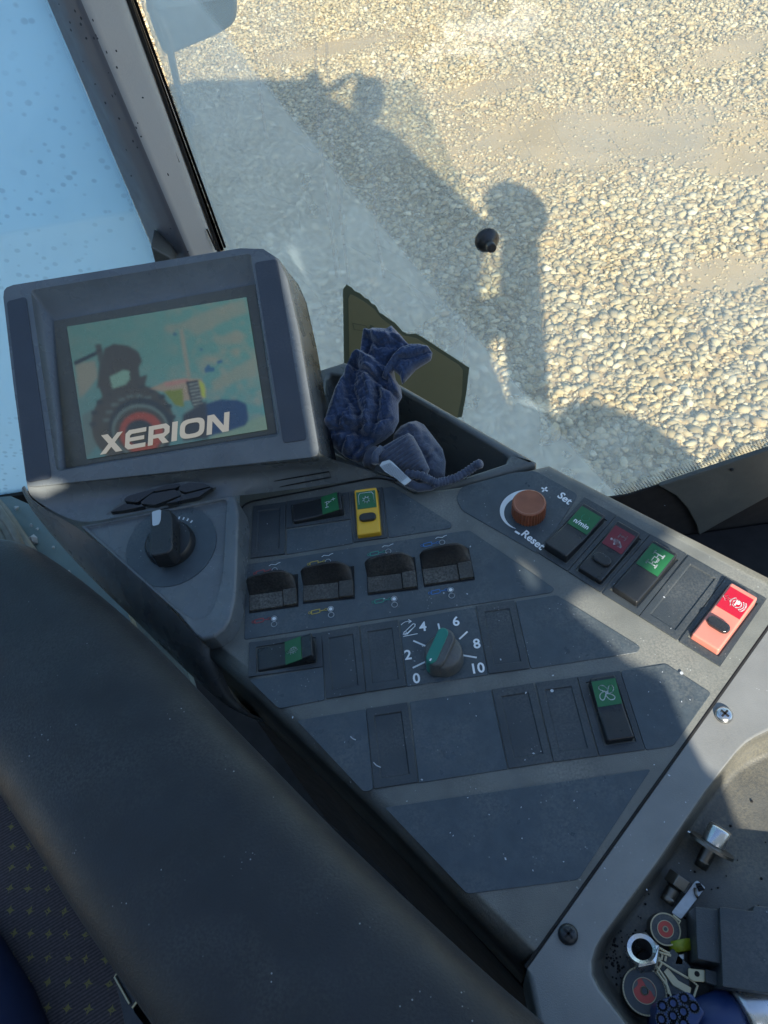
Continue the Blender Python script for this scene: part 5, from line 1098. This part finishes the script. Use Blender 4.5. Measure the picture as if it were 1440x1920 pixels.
# ================================================================== loose things in the tray
def axfr(a, b, roll=0.0):
    n = (b-a).normalized(); u = n.orthogonal().normalized(); v = n.cross(u); return Fr(a, u*math.cos(roll)+v*math.sin(roll), -u*math.sin(roll)+v*math.cos(roll))
ZT = -.022
def hexlathe(bm, F, r, h0, h1): prism(bm, [F(r*math.cos(k*math.pi/3), r*math.sin(k*math.pi/3), h1) for k in range(6)], h1-h0, -F.n)
def loose():
    b = thing('flange_bolt', 'bright zinc bolt with a wide washer standing in the upper tray corner', 'bolt', P(1335, 1580, ZT))
    hd, tp = P(1352, 1552, -.006), P(1313, 1626, -.017); F = axfr(hd, tp); L = (tp-hd).length
    bm = bmesh.new(); lathe(bm, F, [(.0058, 0), (.0064, .001), (.0064, .0095), (.0064, .0098)], 24); obj('bolt_head', bm, M_['chrome'], b, smooth=True)
    bm = bmesh.new(); lathe(bm, F, [(.0042, .0098), (.0125, .0105), (.0125, .0122), (.0042, .0125)], 36); obj('washer', bm, M_['steel'], b, smooth=False)
    bm = bmesh.new(); pf = []; n = 40
    for i in range(n): pf.append((.0040 if i % 2 else .0033, .0124+(L-.0164)*i/n))
    pf += [(.0036, L-.0035), (.0036, L)]; lathe(bm, F, pf, 18); obj('bolt_thread', bm, M_['steel'], b, smooth=True)
    b = thing('dull_hex_bolt', 'short brown-black hex bolt lying beside the white metal tag', 'bolt', P(1260, 1670, ZT))
    hd, tp = P(1277, 1643, -.013), P(1249, 1692, -.017); F = axfr(hd, tp, .2); L = (tp-hd).length
    bm = bmesh.new(); hexlathe(bm, F, .0068, 0, .0065); obj('bolt_head', bm, M_['steel'], b, bevel=.0006)
    bm = bmesh.new(); lathe(bm, F, [(.0039, .006)] + [(.0040 if i % 2 else .0035, .008+(L-.011)*i/24) for i in range(24)] + [(.0038, L)], 16); obj('bolt_thread', bm, M_['steel'], b, smooth=True)
    t = thing('metal_tag', 'flat whitish metal strip with a slot at its top end', 'tag', P(1290, 1690, ZT))
    q = roundpoly([P(x, y, -.0135) for x, y in ((1259, 1711), (1304, 1652), (1308, 1651), (1323, 1664), (1277, 1724))], .001)
    bm = bmesh.new(); prism(bm, q, .0015); obj('strip', bm, M_['paper'], t, bevel=.0003)
    bm = bmesh.new(); tube(bm, [P(x, y, -.0128) for x, y in ((1306, 1661), (1312, 1660), (1317, 1666), (1309, 1667))], .0014, 6); obj('slot', bm, M_['gap'], t)
    bm = bmesh.new(); tube(bm, [P(x, y, -.0125) for x, y in ((1303, 1665), (1304, 1676), (1309, 1684))], .0008, 6); obj('wire_loop', bm, M_['steel'], t, smooth=True)
    def spool(x, y, px, label, worn, tilt):
        g = thing('round_disc', label, 'disc', P(x, y, ZT)); C = P(x, y, -.010); r = (P(x+px, y, -.010)-C).length; F = Fr(C, (1, 0, 0), (0, 1, tilt))
        bm = bmesh.new(); lathe(bm, F, [(r*.97, -.010), (r, -.009), (r, -.0003), (r*.98, 0)], 48); obj('disc_body', bm, M_['steel'], g, smooth=False)
        bm = bmesh.new(); disc(bm, F, 0, 0, r*.955, .0004, 48); obj('dark_face', bm, M_['blank'], g, normals=False)
        bm = bmesh.new(); disc(bm, F, 0, 0, r*.52, .0006, 40); obj('red_centre', bm, M_['reddisc'], g, normals=False)
        if worn:
            bm = bmesh.new(); fill(bm, F, [(r*.0, r*.5), (r*.2, r*.46), (r*.42, r*.28), (r*.5, 0), (r*.46, -r*.22), (r*.36, -r*.3), (r*.3, -r*.05), (r*.14, r*.08), (r*.08, r*.3)], .0008); fill(bm, F, [(-r*.5, r*.1), (-r*.42, r*.3), (-r*.2, r*.47), (-r*.22, r*.3), (-r*.3, r*.22)], .0008); obj('worn_spot', bm, M_['knobgrey'], g, normals=False)
        bm = bmesh.new(); disc(bm, F, 0, 0, r*.15, .0010, 20); obj('dark_centre', bm, M_['blank'], g, normals=False)
        bm = bmesh.new(); ring(bm, F, 0, 0, r*.16, .0006, .0012); ring(bm, F, 0, 0, r*.53, .0004, .0012, n=40); ring(bm, F, 0, 0, r*.97, .0007, .0012, n=48); pr('pale_ring', bm, M_['cream'], g)
    spool(1247, 1742, 28, 'smaller black disc with a red centre above the nut', False, .15); spool(1208, 1858, 41, 'larger black disc with a half worn red centre in the tray corner', True, .0)
    n = thing('zinc_nut', 'shiny zinc hex nut between the two red-centred discs', 'nut', P(1205, 1785, ZT)); F = axfr(P(1212, 1806, -.020), P(1203, 1778, -.002), .3)
    h = .019; r = .0088; bm = bmesh.new(); A = [bm.verts.new(F(r*math.cos(k*math.pi/3), r*math.sin(k*math.pi/3), 0)) for k in range(6)]; B = [bm.verts.new(F(r*math.cos(k*math.pi/3), r*math.sin(k*math.pi/3), h*.93)) for k in range(6)]
    nn = 24; T_ = [bm.verts.new(F(r*.82*math.cos(k*2*math.pi/nn), r*.82*math.sin(k*2*math.pi/nn), h)) for k in range(nn)]; Ii = [bm.verts.new(F(r*.60*math.cos(k*2*math.pi/nn), r*.60*math.sin(k*2*math.pi/nn), h-.001)) for k in range(nn)]; Id = [bm.verts.new(F(r*.52*math.cos(k*2*math.pi/nn), r*.52*math.sin(k*2*math.pi/nn), .002)) for k in range(nn)]
    for k in range(6):
        bm.faces.new((A[k], A[(k+1) % 6], B[(k+1) % 6], B[k]))
        bm.faces.new([B[k], B[(k+1) % 6]] + [T_[j % nn] for j in range((k+1)*4, k*4-1, -1)])
    for k in range(nn): j = (k+1) % nn; bm.faces.new((T_[k], T_[j], Ii[j], Ii[k])); bm.faces.new((Ii[k], Ii[j], Id[j], Id[k]))
    bm.faces.new(A[::-1]); obj('nut_body', bm, M_['chrome'], n, normals=True); bm = bmesh.new(); disc(bm, F, 0, 0, r*.5, .004, 20); obj('thread_hole', bm, M_['gap'], n, normals=False)
    # small strips, wires and a lime plug between the discs
    g = thing('connector_scrap', 'cream and grey scrap of plastic and wires between the discs', 'scrap', P(1270, 1820, ZT))
    bm = bmesh.new(); prism(bm, [P(x, y, -.010) for x, y in ((1232, 1800), (1262, 1778), (1296, 1812), (1292, 1868), (1258, 1866))], .006); obj('scrap_body', bm, M_['blank'], g, bevel=.0006)
    bm = bmesh.new(); prism(bm, [P(x, y, -.0085) for x, y in ((1244, 1822), (1252, 1814), (1272, 1838), (1297, 1852), (1294, 1866), (1262, 1848))], .003); obj('cream_piece', bm, M_['cream'], g, bevel=.0005)
    for pp in (((1229, 1797), (1262, 1818), (1290, 1834)), ((1236, 1795), (1240, 1808), (1232, 1822), (1252, 1850), (1258, 1868)), ((1228, 1772), (1244, 1782), (1256, 1788)), ((1224, 1768), (1238, 1786), (1258, 1792)), ((1232, 1812), (1248, 1836), (1254, 1864)), ((1290, 1832), (1308, 1848), (1300, 1872)), ((1240, 1800), (1242, 1790)), ((1247, 1802), (1249, 1793)), ((1262, 1716), (1276, 1728), (1272, 1732))):
        bm = bmesh.new(); tube(bm, [P(x, y, -.0078) for x, y in pp], .0006, 6); obj('wire', bm, M_['cream'], g)
    bm = bmesh.new(); tube(bm, [P(1272, 1764, -.014), P(1279, 1785, -.014)], [.0062, .0056], 16); o = obj('lime_plug', bm, M_['lime'], g, smooth=True)
    bm = bmesh.new(); prism(bm, [P(x, y, -.010) for x, y in ((1268, 1790), (1284, 1788), (1282, 1812), (1262, 1810))], .006); obj('clear_socket', bm, M_['paper'], g, bevel=.0008)
    # relay blocks
    bm = bmesh.new(); prism(bm, Pn([(1303, 1699), (1340, 1704), (1348, 1706), (1354, 1808), (1308, 1798)], .004), .024); r1 = thing('relay_block', 'narrow black plastic block left of the big black block in the tray', 'relay', P(1330, 1750, ZT)); obj('block', bm, M_['blank'], r1, bevel=.0006)
    bm = bmesh.new(); r2 = thing('relay_block', 'big black plastic block at the right edge of the tray', 'relay', P(1410, 1770, ZT)); prism(bm, Pn([(1349, 1700), (1412, 1708), (1414, 1697), (1600, 1720), (1600, 1880), (1424, 1861), (1355, 1850)], .008), .028); obj('block', bm, M_['blank'], r2, bevel=.0006)
    s = thing('spade_terminal', 'small brass spade terminal with a hole, beside the black blocks', 'terminal', P(1305, 1830, ZT))
    bm = bmesh.new(); prism(bm, roundpoly(Pn([(1290, 1815), (1322, 1818), (1322, 1842), (1300, 1840), (1291, 1834)], -.006), .001), .0014); obj('blade', bm, M_['brass'], s, bevel=.0003)
    bm = bmesh.new(); disc(bm, PANEL(1307, 1826, -.0058), 0, 0, .0013, 0, 12); pr('hole', bm, M_['gap'], s)
    bm = bmesh.new(); prism(bm, Pn([(1323, 1816), (1350, 1822), (1350, 1850), (1323, 1842)], -.004), .008); obj('sleeve', bm, M_['blank'], s, bevel=.0006)
    # blue dotted grip and blue handled driver
    bg = thing('blue_dotted_grip', 'blue rubber piece with rows of ring marks at the bottom of the tray', 'grip', P(1280, 1890, ZT))
    q = [(1230, 1880), (1246, 1872), (1286, 1858), (1300, 1864), (1324, 1900), (1316, 1912), (1290, 1960), (1240, 1990), (1228, 1960)]
    bm = bmesh.new(); prism(bm, roundpoly(Pn(q, .008), .003), .028); obj('grip_body', bm, M_['bluetool'], bg, bevel=.003, seg=3)
    for i, (x, y) in enumerate(((1242, 1886), (1262, 1881), (1283, 1872), (1240, 1911), (1262, 1905), (1281, 1897), (1301, 1888), (1262, 1928), (1282, 1920))):
        F = PANEL(x, y, .0082); bm = bmesh.new(); ring(bm, F, 0, 0, .0021, .0013, 0, n=14); pr('ring_mark', bm, M_['ringmark'], bg)
    dr = thing('blue_handled_tool', 'blue handle with a shiny metal collar at the bottom right corner', 'tool', P(1370, 1900, ZT)); F = axfr(P(1300, 1935, -.012), P(1385, 1902, -.012))
    L = (P(1385, 1902, -.012)-P(1300, 1935, -.012)).length
    bm = bmesh.new(); lathe(bm, F, [(.009, 0), (.0125, .004), (.0125, L*.9), (.010, L)], 28); obj('handle', bm, M_['bluetool'], dr, smooth=True)
    bm = bmesh.new(); lathe(bm, F, [(.0135, L), (.0142, L+.003), (.0142, L+.016), (.0120, L+.019), (.004, L+.019)], 32); obj('metal_collar', bm, M_['chrome'], dr, smooth=True)
    r = random.Random(9); bm = bmesh.new()
    for i in range(260):
        c = P(r.uniform(1120, 1440), r.uniform(1480, 1900), ZT+.0006)
        if i < 200: c = P(1120+abs(r.gauss(0, 60)), r.gauss(1810, 45), ZT+.0006)
        bmesh.ops.create_icosphere(bm, subdivisions=1, radius=r.uniform(.0003, .0009), matrix=Matrix.Translation(c) @ Matrix.Rotation(r.random()*6, 4, 'X'))
    tag(obj('tray_dirt', bm, M_['gap']), 'dark crumbs of dirt scattered in the tray', 'dirt', kind='stuff')
loose()

# pale dust flecks lying on the switch field
bm = bmesh.new(); r = random.Random(21)
for i in range(95):
    x, y = r.uniform(440, 1300), r.uniform(930, 1700)
    if (x < 470+(y-1270)*.9 and y > 1250) or y > 1670-(x-900)*1.1+400: continue
    F = PANEL(x, y, .0016); a = r.random()*3; s = r.choice((.0002, .0003, .0003, .0005)); fill(bm, Fr(F.o, (math.cos(a), math.sin(a), 0), (-math.sin(a), math.cos(a), 0)), [(-s*r.uniform(.8, 2), -s), (s, -s*.6), (s*1.4, s), (-s, s*.7)], 0)
tag(obj('dust_flecks', bm, M_['paper'], con, normals=False), kind='stuff')
for (x, y), l in zip(((707, 1434), (1278, 1262), (662, 1384), (1035, 1295)), (.0040, .0, .003, 0)):
    bm = bmesh.new(); F = PANEL(x, y, .0016)
    if l: line(bm, F, [(-l*.5, l*.4), (-l*.1, -l*.1), (l*.5, -l*.45)], .0006)
    else: disc(bm, F, 0, 0, .0011, 0, 7)
    o = obj('lint', bm, M_['paper'], con, normals=False)
